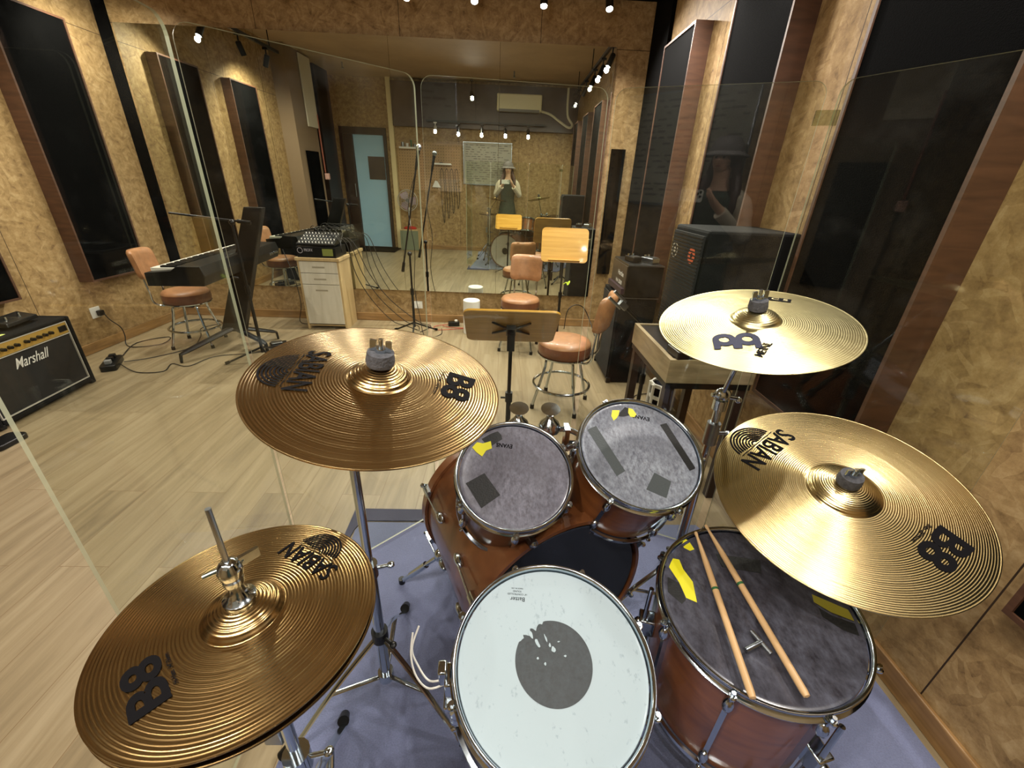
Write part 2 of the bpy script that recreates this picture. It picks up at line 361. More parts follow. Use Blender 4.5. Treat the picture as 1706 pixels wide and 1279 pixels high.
M_cable = mat('black_rubber_cable', (22, 18, 16), .5); M_acr = acrylic('clear_acrylic', refl=1.0); M_beam = mat('dark_brown_laminate', (58, 42, 34), .38, noise=.06, nscale=3)
M_door = mat('pale_blue_door', (158, 200, 226), .5); M_dark = mat('dark_brown_paint', (40, 26, 20), .45); M_board = mat('whiteboard', (158, 154, 138), .4)
M_edge = mat('frosted_acrylic_edge', (176, 180, 156), .35, spec=.8)
_n = M_edge.node_tree; _t = N(_n, 'ShaderNodeBsdfTransparent'); _t.inputs[0].default_value = col(232, 226, 206); _x = N(_n, 'ShaderNodeMixShader'); _x.inputs[0].default_value = .4
_n.links.new(_n.nodes['Principled BSDF'].outputs[0], _x.inputs[1]); _n.links.new(_t.outputs[0], _x.inputs[2]); _n.links.new(_x.outputs[0], _n.nodes['Material Output'].inputs[0]); M_orangep = mat('orange_sticker', (196, 84, 40), .5)
def lamp_mat(name, c, k):
    mt = bpy.data.materials.new(name); mt.use_nodes = True; nt = mt.node_tree; b = nt.nodes['Principled BSDF']
    b.inputs['Base Color'].default_value = (*c, 1); b.inputs['Emission Color'].default_value = (*c, 1); b.inputs['Emission Strength'].default_value = k; return mt
M_bulb = lamp_mat('lit_lens', (1, .95, .86), 90)

# ---------------------------------------------------------------- lamps
def spot_at(name, p, d, power, angle=70, blend=.9, c=WARM, r=.025):
    l = bpy.data.lights.new(name, 'SPOT'); l.energy = power; l.color = c; l.spot_size = math.radians(angle); l.spot_blend = blend; l.shadow_soft_size = r
    o = bpy.data.objects.new(name, l); C.objects.link(o)
    return o, Vector(d)
def track_spot(pos, d, power, label, group, angle=75, body=M_black, c=WARM, stem=.10):
    """pos = hinge point under the track, d = aim"""
    t = thing('track_spotlight', label, 'spotlight', loc=pos, group=group)
    d = Vector(d).normalized(); r = .03; L = .13
    b = MB(); b.cyl((0, 0, stem), (0, 0, 0), .008); b.box(-.03, .03, -.018, .018, stem-.02, stem); obj('mount', b, body, t)
    Mx = frame((0, 0, 0), d, (1, .01, 0))
    b = MB(); b.lathe([(r*.8, -.03), (r, -.02), (r, L-.03), (r*.9, L-.03), (r*.86, L-.045)], 20, Mx); can = obj('lamp_can', b, body, t)
    b = MB(); b.lathe([(1e-5, L-.043), (r*.84, L-.043)], 20, Mx, caps=False); obj('lens', b, M_bulb, t)
    o, _ = spot_at('lamp_light', None, d, power, angle, c=c)
    o.parent = t; o.location = d*(L+.005); o.rotation_euler = d.to_track_quat('-Z', 'Y').to_euler()
    return t
def track_bar(p0, p1, label, w=.03):
    p0 = Vector(p0); p1 = Vector(p1); d = p1-p0; mid = (p0+p1)/2
    b = MB(); Mx = Matrix.Rotation(math.atan2(d.y, d.x), 4, 'Z'); b.box(-d.length/2, d.length/2, -w/2, w/2, -.02, .012, Mx)
    o = obj('lighting_track', b, M_black, smooth=False); o.location = mid; tag(o, label, 'lighting track'); return o

# far track: hung close to the far wall over the mirror
def hangers(o, pts):
    for p in pts:
        b = MB(); b.cyl((0, 0, 0), (0, 0, ZC-p[2]-.012), .006); h = obj('hanger', b, M_black, o); h.location = Vector(p)+Vector((0, 0, .012))-o.location
zt = 2.92
tb = track_bar((-2.5, 4.28, zt), (1.1, 4.28, zt), 'black lighting track running along above the wall mirror'); hangers(tb, [(-2.2, 4.28, zt), (-.5, 4.28, zt), (.95, 4.28, zt)])
side = ['leftmost', 'second from the left', 'third from the left', 'fourth from the left', 'fifth from the left', 'rightmost']
for i, x in enumerate((-1.78, -1.29, -.79, -.26, .29, .81)):
    track_spot((x, 4.28, zt-.122), (0.03*(i % 2), -.50 if i % 2 else -.42, -1), 56, 'black track spotlight over the mirror, %s of the six' % side[i], 'spotlights over the mirror', 155)
tb = track_bar((-3.0, 2.3, 2.825), (-3.0, 4.1, 2.825), 'black lighting track running along the left wall'); hangers(tb, [(-3, 2.5, 2.825), (-3, 4, 2.825)])
for i, (y, d) in enumerate(((3.83, (-.25, .5, -1)), (3.2, (.15, -.35, -1)), (2.62, (-.5, -.2, -1)))):
    track_spot((-3.0, y, 2.70), d, 52, 'black track spotlight by the left wall, %s' % ('nearest the mirror', 'middle of the three, tilted', 'farthest from the mirror')[i], 'spotlights by the left wall', 150)
tb = track_bar((1.13, .2, 2.825), (1.13, 3.8, 2.825), 'black lighting track running along the right wall'); hangers(tb, [(1.13, .65, 2.825), (1.13, 2, 2.825), (1.13, 3.6, 2.825)])
for i, y in enumerate((.48, .86, 1.58, 2.3, 2.87, 3.4)):
    track_spot((1.13, y, 2.70), (-.42, (-.1, .12, -.2, .1, .2, .15)[i], -1), (32, 32, 36, 46, 46, 46)[i], 'black track spotlight by the right wall, %s' % ('nearest the drummer', 'second from the drummer', 'third from the drummer', 'fourth from the drummer', 'next to the one nearest the mirror', 'nearest the mirror')[i], 'spotlights by the right wall', 150, c=(1, .95, .88))
# back track under the dark beam, behind the drummer
tb = track_bar((-1.6, -.30, 2.40), (.7, -.30, 2.40), 'black lighting track below the dark beam behind the drum kit')
for i, x in enumerate((-1.42, -.98, -.53, -.08, .36)):
    track_spot((x, -.28, 2.285), ((.1, 1.0, -.75) if i == 0 else (.02+.05*(i % 2), .75, -1)), 24, 'spotlight under the dark beam, %s' % ('tilted white one at the left end', 'second from the left end', 'middle one', 'second from the right end', 'at the right end')[i], 'spotlights under the dark beam', 140, body=M_white if i == 0 else M_black, c=(1, .93, .82), stem=.09)
track_spot((-.72, -.28, 2.86), (.15, .8, -1), 45, 'single ceiling spotlight above the dark beam', None, 150, c=(1, .93, .82), stem=.2)

# ---------------------------------------------------------------- room shell
struct('floor', MB().box(XL-.1, XR+.1, YB-.2, YF+.1, -.1, 0), M_floor)
struct('ceiling', MB().box(XL-.1, XR+.1, YB-.2, YF+.1, ZC, ZC+.1), M_ceil)
struct('wall_far', MB().box(XL-.1, XR+.1, YF+.03, YF+.13, 0, ZC), M_far)
struct('wall_left', MB().box(XL-.1, XL, YB-.2, YF+.03, 0, ZC), M_side)
struct('wall_right', MB().box(XR, XR+.1, YB-.2, YF+.03, 0, ZC), M_side)
DX0, DX1, DZ = -3.36, -2.44, 2.26
b = MB(); b.box(XL, DX0, YB-.1, YB, 0, ZC); b.box(DX1, XR, YB-.1, YB, 0, ZC); b.box(DX0, DX1, YB-.1, YB, DZ, ZC)
struct('wall_back', b, M_back)
struct('baseboard_far', MB().box(XL, XR, YF+.012, YF+.03, 0, .085), M_skirt, bevel=.004)
struct('baseboard_left', MB().box(XL, XL+.016, YB, YF+.012, 0, .085), M_skirt, bevel=.004)
struct('baseboard_right', MB().box(XR-.016, XR, YB, YF+.012, 0, .085), M_skirt, bevel=.004)
struct('baseboard_back', MB().box(DX1+.07, XR-.016, YB, YB+.016, 0, .085), M_skirt, bevel=.004)
struct('trim_1', MB().box(XL, XL+.10, YF+.01, YF+.03, .085, ZC), M_blackm)
struct('trim_2', MB().box(XR-.03, XR, YF-.42, YF+.03, .085, ZC), M_blackm)
struct('trim_3', MB().box(XL+.10, XR-.03, YF-.02, YF+.03, 2.87, 2.95), M_blackm)
struct('trim_4', MB().box(-2.26, XR, YB, YB+.14, 2.30, 3.02), M_beam)      # dark beam over the back wall
struct('trim_5', MB().box(-2.36, -2.27, YB, YB+.09, .0, ZC), mat('painted_glare_strip', (226, 208, 160), .5))  # added strip, its pale colour imitates a bright reflection at the mirror joint
# door in the back wall: dark frame, folded dark leaf, pale blue leaf with a small window
b = MB(); b.box(DX0, DX0+.06, YB-.12, YB+.05, 0, DZ); b.box(DX1-.06, DX1, YB-.12, YB+.05, 0, DZ); b.box(DX0+.06, DX1-.06, YB-.12, YB+.05, DZ-.12, DZ)
struct('trim_6', b, M_dark)
d1 = struct('door_1', MB().box(-3.12, -2.50, YB-.07, YB-.03, 0.01, DZ-.125), M_door)  # leaf colour raised in place of light from the corridor
fr = MB(); fr.box(-2.86, -2.53, YB-.03, YB-.015, 1.34, 1.76); obj('window_pane', fr, mat('dark_door_pane', (74, 66, 62), .3), d1, smooth=False)
d2 = struct('door_2', MB().box(-3.30, -3.13, YB-.09, YB+.02, 0.01, DZ-.125), M_dark)
hb = MB(); hb.cyl((-3.16, YB+.04, 1.0), (-3.16, YB+.04, 1.25), .012); hb.cyl((-3.16, YB+.02, 1.02), (-3.16, YB+.04, 1.02), .008); hb.cyl((-3.16, YB+.02, 1.23), (-3.16, YB+.04, 1.23), .008); obj('door_handle', hb, M_steel, d2)
# left wall fittings toward the back
struct('trim_7', MB().box(XL, XL+.22, .85, 1.62, 0, ZC), mat('pinkish_column', (130, 108, 84), .75))
struct('trim_8', MB().box(XL, XL+.06, .62, .80, 0, ZC), M_side)
struct('trim_9', MB().box(XL, XL+.12, -.2, .40, 0, ZC), M_dark)

# mirror: four silvered sheets, leaning back a hair
nm = Vector((0.01082657, 0.99990632, 0.00837514)); P0 = Vector((-1.2, 4.52, 1.45))
Mm = Matrix((Vector((nm.y, -nm.x, 0)).normalized(), nm.cross(Vector((nm.y, -nm.x, 0)).normalized())*-1, nm)).transposed()
ux = Vector((nm.y, -nm.x, 0)).normalized(); uz = ux.cross(nm)
xs = [(-3.325, -2.16), (-2.16, -1.02), (-1.02, -.05), (-.05, .965)]
for i, (x0, x1) in enumerate(xs):
    b = MB(); g = .0012
    def P(x, z, off): return P0 + ux*(x-P0.x) + uz*(z-P0.z) + nm*off
    vs = [P(x, z, o_) for o_ in (0, .005) for (x, z) in ((x0+g, .35), (x1-g, .35), (x1-g, 2.535), (x0+g, 2.535))]
    b.add(vs, [(0, 1, 2, 3), (7, 6, 5, 4), (0, 4, 5, 1), (1, 5, 6, 2), (2, 6, 7, 3), (3, 7, 4, 0)])
    o = obj('wall_mirror', b, M_mirror, smooth=False)
    tag(o, 'tall frameless wall mirror sheet, %s' % ('leftmost, behind the keyboard and stool', 'second from the left, behind the mixer cabinet', 'third from the left, behind the microphone stand', 'rightmost, behind the bamboo music stand')[i], 'mirror', 'wall mirror sheets')

# acoustic panels
def panel(side, y0, y1, z0, z1, label, d=.115):
    x0 = XL if side < 0 else XR; s = 1 if side < 0 else -1
    t = thing('acoustic_panel', label, 'acoustic panel', loc=(x0, (y0+y1)/2, z0), group='acoustic panels on the side walls')
    w = y1-y0; h = z1-z0; f = .014; b = MB()
    def bx(a0, a1, b0, b1, c0, c1):
        b.box(min(a0*s, a1*s), max(a0*s, a1*s), b0, b1, c0, c1)
    bx(.001, d, -w/2, -w/2+f, 0, h); bx(.001, d, w/2-f, w/2, 0, h); bx(.001, d, -w/2+f, w/2-f, 0, f); bx(.001, d, -w/2+f, w/2-f, h-f, h)
    obj('frame', b, M_frame, t, smooth=False)
    b2 = MB(); b = b2; b2.box(min(.005*s, (d-.006)*s), max(.005*s, (d-.006)*s), -w/2+f, w/2-f, f, h-f)
    obj('fabric', b2, M_fabric, t, smooth=False)
panel(-1, 3.50, 4.08, .575, 2.43, 'tall black fabric panel on left wall, beside the keyboard')
panel(-1, 2.36, 2.94, .575, 2.43, 'tall black fabric panel on left wall, above the guitar amplifier')
panel(1, 3.30, 3.87, .60, 2.40, 'tall black fabric panel on right wall, nearest the mirror')
panel(1, 2.20, 2.78, .60, 2.40, 'tall black fabric panel on right wall, above the big speaker cabinet')
panel(1, 1.15, 1.71, .60, 2.40, 'tall black fabric panel on right wall, beside the cymbals')
panel(1, .06, .62, .57, 2.40, 'black fabric panel on right wall, nearest the camera at the frame edge')
b = MB().box(-.065, .065, -.02, .02, 0, 1.17); o = obj('acoustic_panel', b, M_fabric, smooth=False); o.location = (1.10, YF+.009, .60)
tag(o, 'narrow black panel on the far wall right of the mirror', 'acoustic panel')
b = MB().box(-.02, .02, -.2, .2, 0, 1.2); o = obj('acoustic_panel', b, M_fabric, smooth=False); o.location = (XL+.245, 1.23, .55)
tag(o, 'low narrow black panel on the pinkish column, seen in the mirror', 'acoustic panel')

# rug
RM = [(-.60, -.42), (-.56, .60), (-.62, 1.40), (-.60, 1.45), (.95, 1.46), (1.02, 1.30), (1.255, .80), (1.255, -.40)]
b = MB(); b.prism(RM, .001, .009); o = obj('rug', b, M_rug, smooth=False); tag(o, 'grey-blue carpet lying under the drum kit', 'rug')
b = MB(); b.prism([(-.655, 1.15), (-.625, 1.41), (-.604, 1.463), (-.27, 1.466), (-.27, 1.54), (-.66, 1.54)], .001, .007)
o = obj('doormat', b, mat('dark_rug_edge', (74, 74, 92), .95, bump=.5, bscale=400), smooth=False); tag(o, 'darker carpet strip at the far left corner of the rug', 'mat')
b = MB(); b.box(-3.2, -2.3, YB+.02, .1, .001, .012); o = obj('doormat', b, M_blackm, smooth=False); tag(o, 'black mat in front of the pale blue door, seen in the mirror', 'mat')

# shield
pts = [(-.66, .50), (-.70, 1.095), (-.70, 1.115), (-.272, 1.513), (-.252, 1.505), (.325, 1.562), (.35, 1.562), (.872, 1.338), (.90, 1.325), (1.165, .78)]
lb = ['at the left of the hi-hat, nearest the camera', 'front left, in front of the keyboard', 'front middle, before the music stand', 'front right, before the speaker cabinet', 'right, beside the ride cymbal']
for i in range(5):
    a = Vector((*pts[2*i], 0)); c = Vector((*pts[2*i+1], 0)); d = (c-a); w = d.length; H = 1.70
    o0 = (a+c)/2; nrm = Vector((d.y, -d.x, 0)).normalized()
    Mx = wallM(o0+Vector((0, 0, .012+H/2)), nrm)
    t = thing('shield_panel', 'clear acrylic drum shield panel %s' % lb[i], 'drum shield', loc=tuple(o0), group='drum shield panels')
    Ml = Matrix.Translation(-o0) @ Mx
    b = MB(); poly = rr(w, H-.012, .035, 6); th = .004
    n_ = len(poly); b.add([(x, y, z) for z in (-th, th) for x, y in poly], [tuple(range(n_))[::-1], tuple(range(n_, 2*n_))], Ml)
    sh = obj('pane', b, M_acr, t, smooth=False)
    e = MB(); e.add([(x, y, z) for z in (-th, th) for x, y in poly], [(k, (k+1) % n_, n_+(k+1) % n_, n_+k) for k in range(n_)], Ml)
    obj('polished_edge', e, M_edge, t, smooth=False)
    if i < 4:
        a2 = Vector((*pts[2*i+2], 0)); mid = (c+a2)/2
        for z in ((1.62,) if i == 3 else (.20,)):
          hm = MB(); hm.box(-.028, .028, -.006, .006, z-.018, z+.018, Matrix.Translation(mid-o0) @ Matrix.Rotation(math.atan2(d.y, d.x), 4, 'Z'))
          obj('hinge', hm, bpy.data.materials.get('hinge_plastic') or acrylic('hinge_plastic', (224, 228, 214), 1.2, .3), t, smooth=False)

# ================================================================= DRUM KIT
FR = {'crash': ((-.197, .632, -.301), (.157, -.122)), 'hat': ((-.355, .404, -.568), (-.013, .018)), 'mcs': ((.575, .892, -.257), (-.177, -.148)), 'ride': ((.757, .701, -.576), (-.162, -.264)),
      'snare': ((.113, .458, -.768), (.018, -.196)), 'tom1': ((.051, .886, -.682), (.04, -.522)), 'tom2': ((.388, .917, -.624), (.068, -.489)), 'floor': ((.588, .608, -.812), (-.082, -.09))}
def FM(k):
    c, t = FR[k]; return frame(CAM+Vector(c), (t[0], t[1], 1))
def L2W(k, p): return FM(k) @ Vector(p)

def cym_z(r, R, rb, hb, bow):
    z = bow*(1-(r/R)**1.6)
    if r < rb: z += hb*(1-(r/rb)**2)**.62
    return z
def on_cymbal(mb_src, R, rb, hb, bow, off=.0011):
    m2 = MB(); m2.f = mb_src.f; m2.v = [Vector((v.x, v.y, cym_z(math.hypot(v.x, v.y), R, rb, hb, bow)+off)) for v in mb_src.v]; return m2
def cymbal(k, R, rb, hb, bow, material, label, marks, extra_z=0, flip=False, group=None):
    M = FM(k) @ Matrix.Translation((0, 0, extra_z))
    if flip: M = M @ Matrix.Rotation(PI, 4, 'X')
    t = thing('cymbal', label, 'cymbal', M=M, group=group)
    n = 90; prof = [(max(.006, R*i/n), 0) for i in range(n+1)]; prof = [(r, cym_z(r, R, rb, hb, bow)) for r, _ in prof]
    prof[-1] = (R, .0004)
    full = prof + [(r, z-.0016) for r, z in reversed(prof)]
    obj('bronze_disc', MB().lathe(full, 128, closed=True), material, t, ang=50)
    for name, mb, mt in marks:
        obj(name, on_cymbal(mb, R, rb, hb, bow), mt, t, smooth=False)
    return t
def dir2(dx, dy, cx, cy):      # 2-D placement matrix: text runs along (dx,dy)
    a = math.atan2(dy, dx); return Matrix.Translation((cx, cy, 0)) @ Matrix.Rotation(a, 4, 'Z')
def rings(M, r0, r1, n, cut, duty=.55, thick_seg=64):
    """concentric arcs kept below local y=cut"""
    mb = MB(); st = (r1-r0)/n
    for i in range(n):
        a_ = r0+i*st; b_ = a_+st*duty
        for k in range(thick_seg):
            t0 = 2*PI*k/thick_seg; t1 = 2*PI*(k+1)/thick_seg
            q = [(a_*math.cos(t0), a_*math.sin(t0)), (b_*math.cos(t0), b_*math.sin(t0)), (b_*math.cos(t1), b_*math.sin(t1)), (a_*math.cos(t1), a_*math.sin(t1))]
            if all(y < cut for _, y in q): mb.add([(x, y, 0) for x, y in q], [(0, 1, 2, 3)], M)
    return mb
def subdiv_strip(x0, x1, y0, y1, M, n=8):
    mb = MB()
    for i in range(n):
        a = x0+(x1-x0)*i/n; b = x0+(x1-x0)*(i+1)/n
        mb.add([(a, y0, 0), (b, y0, 0), (b, y1, 0), (a, y1, 0)], [(0, 1, 2, 3)], M)
    return mb
def sabian(sc, M1, M2, sub, W1, w8, ink=None):
    ink = ink or M_ink; out = []
    out.append(('brand_lettering', text_mb('SABIAN', .056*sc, M1, width=W1, offset=.0008*sc), ink))
    Mr = M1 @ Matrix.Translation((.006*sc, -.026*sc, 0))
    r = rings(Mr, .006*sc, .054*sc, 8, -.001*sc); r2 = subdiv_strip(-.056*sc, .05*sc, .001*sc, .0024*sc, Mr); r.add([tuple(v) for v in r2.v], r2.f)
    out.append(('ring_emblem', r, ink))
    out.append(('series_mark', text_mb('B8', .070*sc, M2, width=w8, offset=.0020*sc), ink))
    out.append(('small_lettering', text_mb(sub, .009*sc, M2 @ Matrix.Translation((0, -.034*sc, 0)), offset=.0002*sc), ink))
    return out
cr = sabian(.95, dir2(0.03, -1, -.113, -.004), dir2(-.12, -1, .130, .014), 'Thin Crash  16"/41cm', .122, .080)
cymbal('crash', .203, .050, .020, .014, M_cyA, 'large bronze crash cymbal at left, ring emblem facing the keyboard', cr, -.006)
hm = sabian(.78, dir2(-.86, .48, .050, .093), dir2(-.72, .69, -.066, -.098), 'Hi-Hats  14"/36cm', .112, .078)
cymbal('hat', .178, .052, .022, .010, M_cyA, 'bronze hi-hat top cymbal at the lower left, around a threaded rod', hm, -.004, group=None)
cymbal('hat', .178, .052, .022, .010, M_cyA, 'bronze hi-hat bottom cymbal turned up beneath the top one', [], -.018, flip=True)
rd = sabian(1.12, dir2(-.83, -.56, -.092, .132), dir2(-.87, -.49, .105, -.140), 'Ride  20"/51cm', .158, .098)
cymbal('ride', .254, .068, .024, .018, M_cyR, 'big bronze ride cymbal at right over the floor tom, lamp glare on it', rd, -.008)
# pale crash: boxed three-letter mark, double-arch emblem and lettering
mk = []
Mb = dir2(60, -42, .093, .100)
bx_ = subdiv_strip(-.037, .037, -.0115, .0115, Mb); mk.append(('boxed_mark', bx_, M_ink))
tt = text_mb('M C S', .019, Mb, width=.060)
E_ = MB()
def arch(mb, M, s):      # one half of the double-arch emblem: ring with a leg
    n = 40
    for k in range(n):
        t0 = 2*PI*k/n; t1 = 2*PI*(k+1)/n
        mb.add([(.010*math.cos(t0), .010*math.sin(t0), 0), (.023*math.cos(t0), .023*math.sin(t0), 0), (.023*math.cos(t1), .023*math.sin(t1), 0), (.010*math.cos(t1), .010*math.sin(t1), 0)], [(0, 1, 2, 3)], M)
    mb.add([(s*.023, .002, 0), (s*.023, -.034, 0), (s*.010, -.034, 0), (s*.010, .002, 0)], [(0, 1, 2, 3) if s < 0 else (3, 2, 1, 0)], M)
    mb.add([(-s*.022, -.008, 0), (-s*.022, -.034, 0), (-s*.014, -.034, 0), (-s*.012, -.010, 0)], [(0, 1, 2, 3)], M)
Ml = dir2(.97, -.25, -.076, -.078)
arch(E_, Ml @ Matrix.Translation((-.022, .008, 0)), -1); arch(E_, Ml @ Matrix.Translation((.022, .008, 0)), 1)
mk.append(('double_arch_emblem', E_, mat('blue_grey_ink', (34, 36, 56), .6, spec=.2)))
mk.append(('brand_lettering', text_mb('MEINL', .022, dir2(.71, .70, -.040, -.118), width=.055, offset=.0004), M_ink))
pc = cymbal('mcs', .203, .050, .022, .016, M_cyM, 'pale brass crash cymbal at upper right with blue-grey double-arch emblem', mk, -.007)
obj('mark_letters', on_cymbal(tt, .203, .050, .022, .016, .0018), mat('pale_ink', (206, 190, 140), .45), pc, smooth=False)

# ---------------------------------------------------------------- drums
def drum(name, k, r, depth, hm_, sm_, label, cat, nl=6, ph=0.0, extra=None, lug_long=False):
    M = FM(k) @ Matrix.Translation((0, 0, -.006)); t = thing(name, label, cat, M=M)
    rs = r-.013
    obj('shell', MB().lathe([(rs, -.012), (rs, -depth+.012)], 96, caps=False), sm_, t, ang=60)
    obj('drumhead', MB().lathe([(1e-5, -.005), (r*.5, -.005), (r-.022, -.005), (r-.018, -.003), (r-.012, -.004), (r-.010, -.014)], 96, caps=False), hm_, t, ang=60)
    hp = [(r-.009, .002), (r-.006, .007), (r-.002, .007), (r, .003), (r-.003, -.002), (r-.005, -.010), (r-.001, -.014), (r+.003, -.016), (r+.002, -.020), (r-.006, -.019), (r-.009, -.010)]
    obj('top_hoop', MB().lathe(hp, 96, closed=True), M_chrome, t, ang=60)
    hb = [(a, -depth-b) for a, b in hp]; hb.reverse()
    obj('bottom_hoop', MB().lathe(hb, 96, closed=True), M_chrome, t, ang=60)
    for i in range(nl):
        a = ph+2*PI*i/nl; R_ = Matrix.Rotation(a, 4, 'Z')
        b = MB()
        if lug_long:
            for z in (-.055, -depth+.055): b.ball((rs+.010, 0, z), .014, (1, .8, 1.7), 12, R_)
            b.box(rs-.002, rs+.012, -.005, .005, -depth+.05, -.05, R_)
        else:
            zc = -min(.065, depth*.32)
            b.ball((rs+.011, 0, zc), .0155, (1, .8, 1.9), 12, R_); b.ball((rs+.004, 0, zc-.02), .013, (.8, 1, 1.4), 12, R_)
            b.ball((rs+.011, 0, -depth-zc), .0155, (1, .8, 1.9), 12, R_)
        obj('lug', b, M_chrome, t)
        b = MB()
        b.cyl(R_ @ Vector((r+.004, 0, .004)), R_ @ Vector((r+.004, 0, -.004)), .0042, seg=6); b.cyl(R_ @ Vector((r+.004, 0, -.004)), R_ @ Vector((r+.004, 0, -.013)), .0065, seg=12)
        b.cyl(R_ @ Vector((r+.003, 0, -.013)), R_ @ Vector((rs+.012, 0, -.06)), .0028)
        obj('tension_rod', b, M_chrome, t)
        b = MB(); b.ball((r+.004, 0, -.010), .010, (1, .8, .7), 10, R_); obj('hoop_ear', b, M_chrome, t)
        b = MB(); b.cyl(R_ @ Vector((r+.003, 0, -depth+.006)), R_ @ Vector((rs+.012, 0, -depth+.05)), .003); b.ball((r+.003, 0, -depth+.008), .0085, (1, .8, .8), 10, R_); obj('bottom_rod', b, M_chrome, t)
    return t
def patch(poly, z, mt, parent, name='tape_patch', th=.0004):
    b = MB(); b.prism([(x/1000, y/1000) for x, y in poly], z, z+th); return obj(name, b, mt, parent, smooth=False)
HZ = -.0049
sn = drum('snare_drum', 'snare', .183, .14, M_snare, M_shelld, 'snare drum with white head and worn black centre dot, bottom centre', 'snare drum', 8, .35, lug_long=True)
# worn black dot
poly = []
for i in range(120):
    a = 2*PI*i/120; rr_ = 70.5
    if 1.75 < a < 2.65: rr_ -= abs(math.sin(a*23))*5 + (7 if 2.02 < a < 2.12 or 2.3 < a < 2.36 else 0)
    poly.append((2+rr_*math.cos(a), 1+rr_*math.sin(a)))
patch(poly, HZ, mat('charcoal_dot', (32, 38, 42), .6, noise=.22, nscale=90, bump=.3, bscale=200), sn, 'centre_dot')
for (x, y, w, h, a) in ((-38, 46, 4.5, 10, .5), (-26, 31, 3.5, 12, .6), (-10, 40, 2, 9, .4), (3, 21, 5, 6, .2), (-3, 28, 2.5, 4, 0), (-27, 6, 2.5, 3, .3), (-14, -3, 2.5, 3, 0), (24, 10, 3, 2, 0), (14, 34, 3, 1.2, .2)):
    ca, sa = math.cos(a), math.sin(a)
    pl = [(x+(w*math.cos(q)*(1+.25*math.sin(3*q+x)))*ca-(h*math.sin(q))*sa*.8, y+(w*math.cos(q))*sa+(h*math.sin(q)*(1+.2*math.cos(2*q+y)))*ca) for q in [2*PI*k/10 for k in range(10)]]
    patch([(p*.8+x*.2, q_*.8+y*.2) for p, q_ in pl], HZ+.0005, M_snare, sn, 'worn_chip')
tb_ = MB()
for i, (tx, dy, sz) in enumerate((('Batter', 0, .012), ('14" CONTROLLED', .010, .005), ('SOUND', .016, .005), ('MADE IN USA', .022, .004))):
    text_mb(tx, sz, dir2(-1, .05, -.062, .112+dy) @ Matrix.Translation((0, 0, HZ+.0004)), tb_)
obj('head_lettering', tb_, M_ink, sn, smooth=False)
# strainer and the white snare cords
b = MB(); R_ = Matrix.Rotation(PI+.06, 4, 'Z'); b.box(.171, .196, -.02, .02, -.115, -.03, R_); b.box(.19, .206, -.012, .012, -.05, .004, R_); b.box(.178, .2, -.03, .03, -.13, -.112, R_); obj('strainer', b, M_chrome, sn, bevel=.003)
for dy in (0, .012):
    b = MB(); b.tube(smooth_path([(-.19, -.012+dy*.7, -.07), (-.225, -.02+dy, -.075), (-.25, -.005+dy*1.5, -.06), (-.262, .02+dy, -.035), (-.262+dy*.8, .05+dy, -.012)]), .0019, 6); obj('snare_cord', b, M_white, sn)

t1 = drum('rack_tom', 'tom1', .158, .215, M_tomh, M_shelld, 'smaller rack tom, left one, grey head with a black square tape', 'tom drum', 6, .55, lug_long=True)
patch([(-127, -30), (-80, 0), (-37, -59), (-84, -95)], HZ, M_tape, t1)
patch([(-118, 76), (-108, 92), (-88, 88), (-66, 96), (-62, 74), (-78, 66), (-88, 48), (-104, 60)], HZ+.0006, M_yel, t1, 'yellow_tape')
patch([(-92, 102), (-50, 132), (-37, 118), (-34, 104), (-66, 80), (-80, 88)], HZ, M_tape, t1)
obj('head_lettering', text_mb('EVANS', .017, dir2(-.97, .1, -.028, .084) @ Matrix.Translation((0, 0, HZ+.0003)), width=.045, offset=.0005), M_ink, t1, smooth=False)
t2 = drum('rack_tom', 'tom2', .170, .235, M_tomh2, M_shell, 'larger rack tom, right one, pale head with three tape strips', 'tom drum', 6, .95, lug_long=True)
patch([(-138, 61), (-111, 75), (-51, -59), (-76, -75)], HZ, M_tapeg, t2)
patch([(77, 91), (98, 98), (145, -42), (126, -50)], HZ, M_tape, t2)
patch([(27, -60), (67, -83), (43, -129), (-5, -108)], HZ, M_tapeg, t2)
patch([(-62, 112), (-56, 132), (-34, 133), (-40, 116), (-48, 104), (-58, 96)], HZ+.0006, M_yel, t2, 'yellow_tape')
patch([(-6, 143), (6, 140), (14, 122), (6, 112), (-6, 112), (-10, 126)], HZ+.0006, M_yel, t2, 'yellow_tape')
patch([(-36, 124), (-16, 146), (0, 140), (-6, 118), (-26, 112), (-40, 112)], HZ, M_tape, t2)
obj('head_lettering', text_mb('EVANS', .018, dir2(-.97, .2, .025, .112) @ Matrix.Translation((0, 0, HZ+.0003)), width=.05, offset=.0005), M_ink, t2, smooth=False)

ft = drum('floor_tom', 'floor', .210, .36, M_fth, M_shell, 'floor tom at right with drumsticks and a drum key on its dark head', 'tom drum', 8, .12, lug_long=True)
patch([(-160, 104), (-146, 128), (-128, 122), (-128, 96), (-118, 62), (-128, 12), (-148, 24), (-150, 62)], HZ+.0006, M_yel, ft, 'yellow_tape')
patch([(-104, 168), (-92, 183), (-84, 176), (-80, 150), (-92, 146), (-104, 156)], HZ+.0006, M_yel, ft, 'yellow_tape')
patch([(-184, 40), (-172, 78), (-150, 60), (-150, 20), (-162, 10)], HZ, M_tape, ft)
patch([(-33, 135), (67, 112), (51, 77), (-33, 97)], HZ, M_tape, ft)
patch([(135, 20), (192, -20), (194, -48), (150, -22), (128, 2)], HZ+.0006, mat('ochre_tape', (150, 140, 40), .5), ft, 'yellow_tape')
patch([(126, -30), (150, -60), (188, -80), (192, -52), (148, -30), (130, -10)], HZ, M_tape, ft)
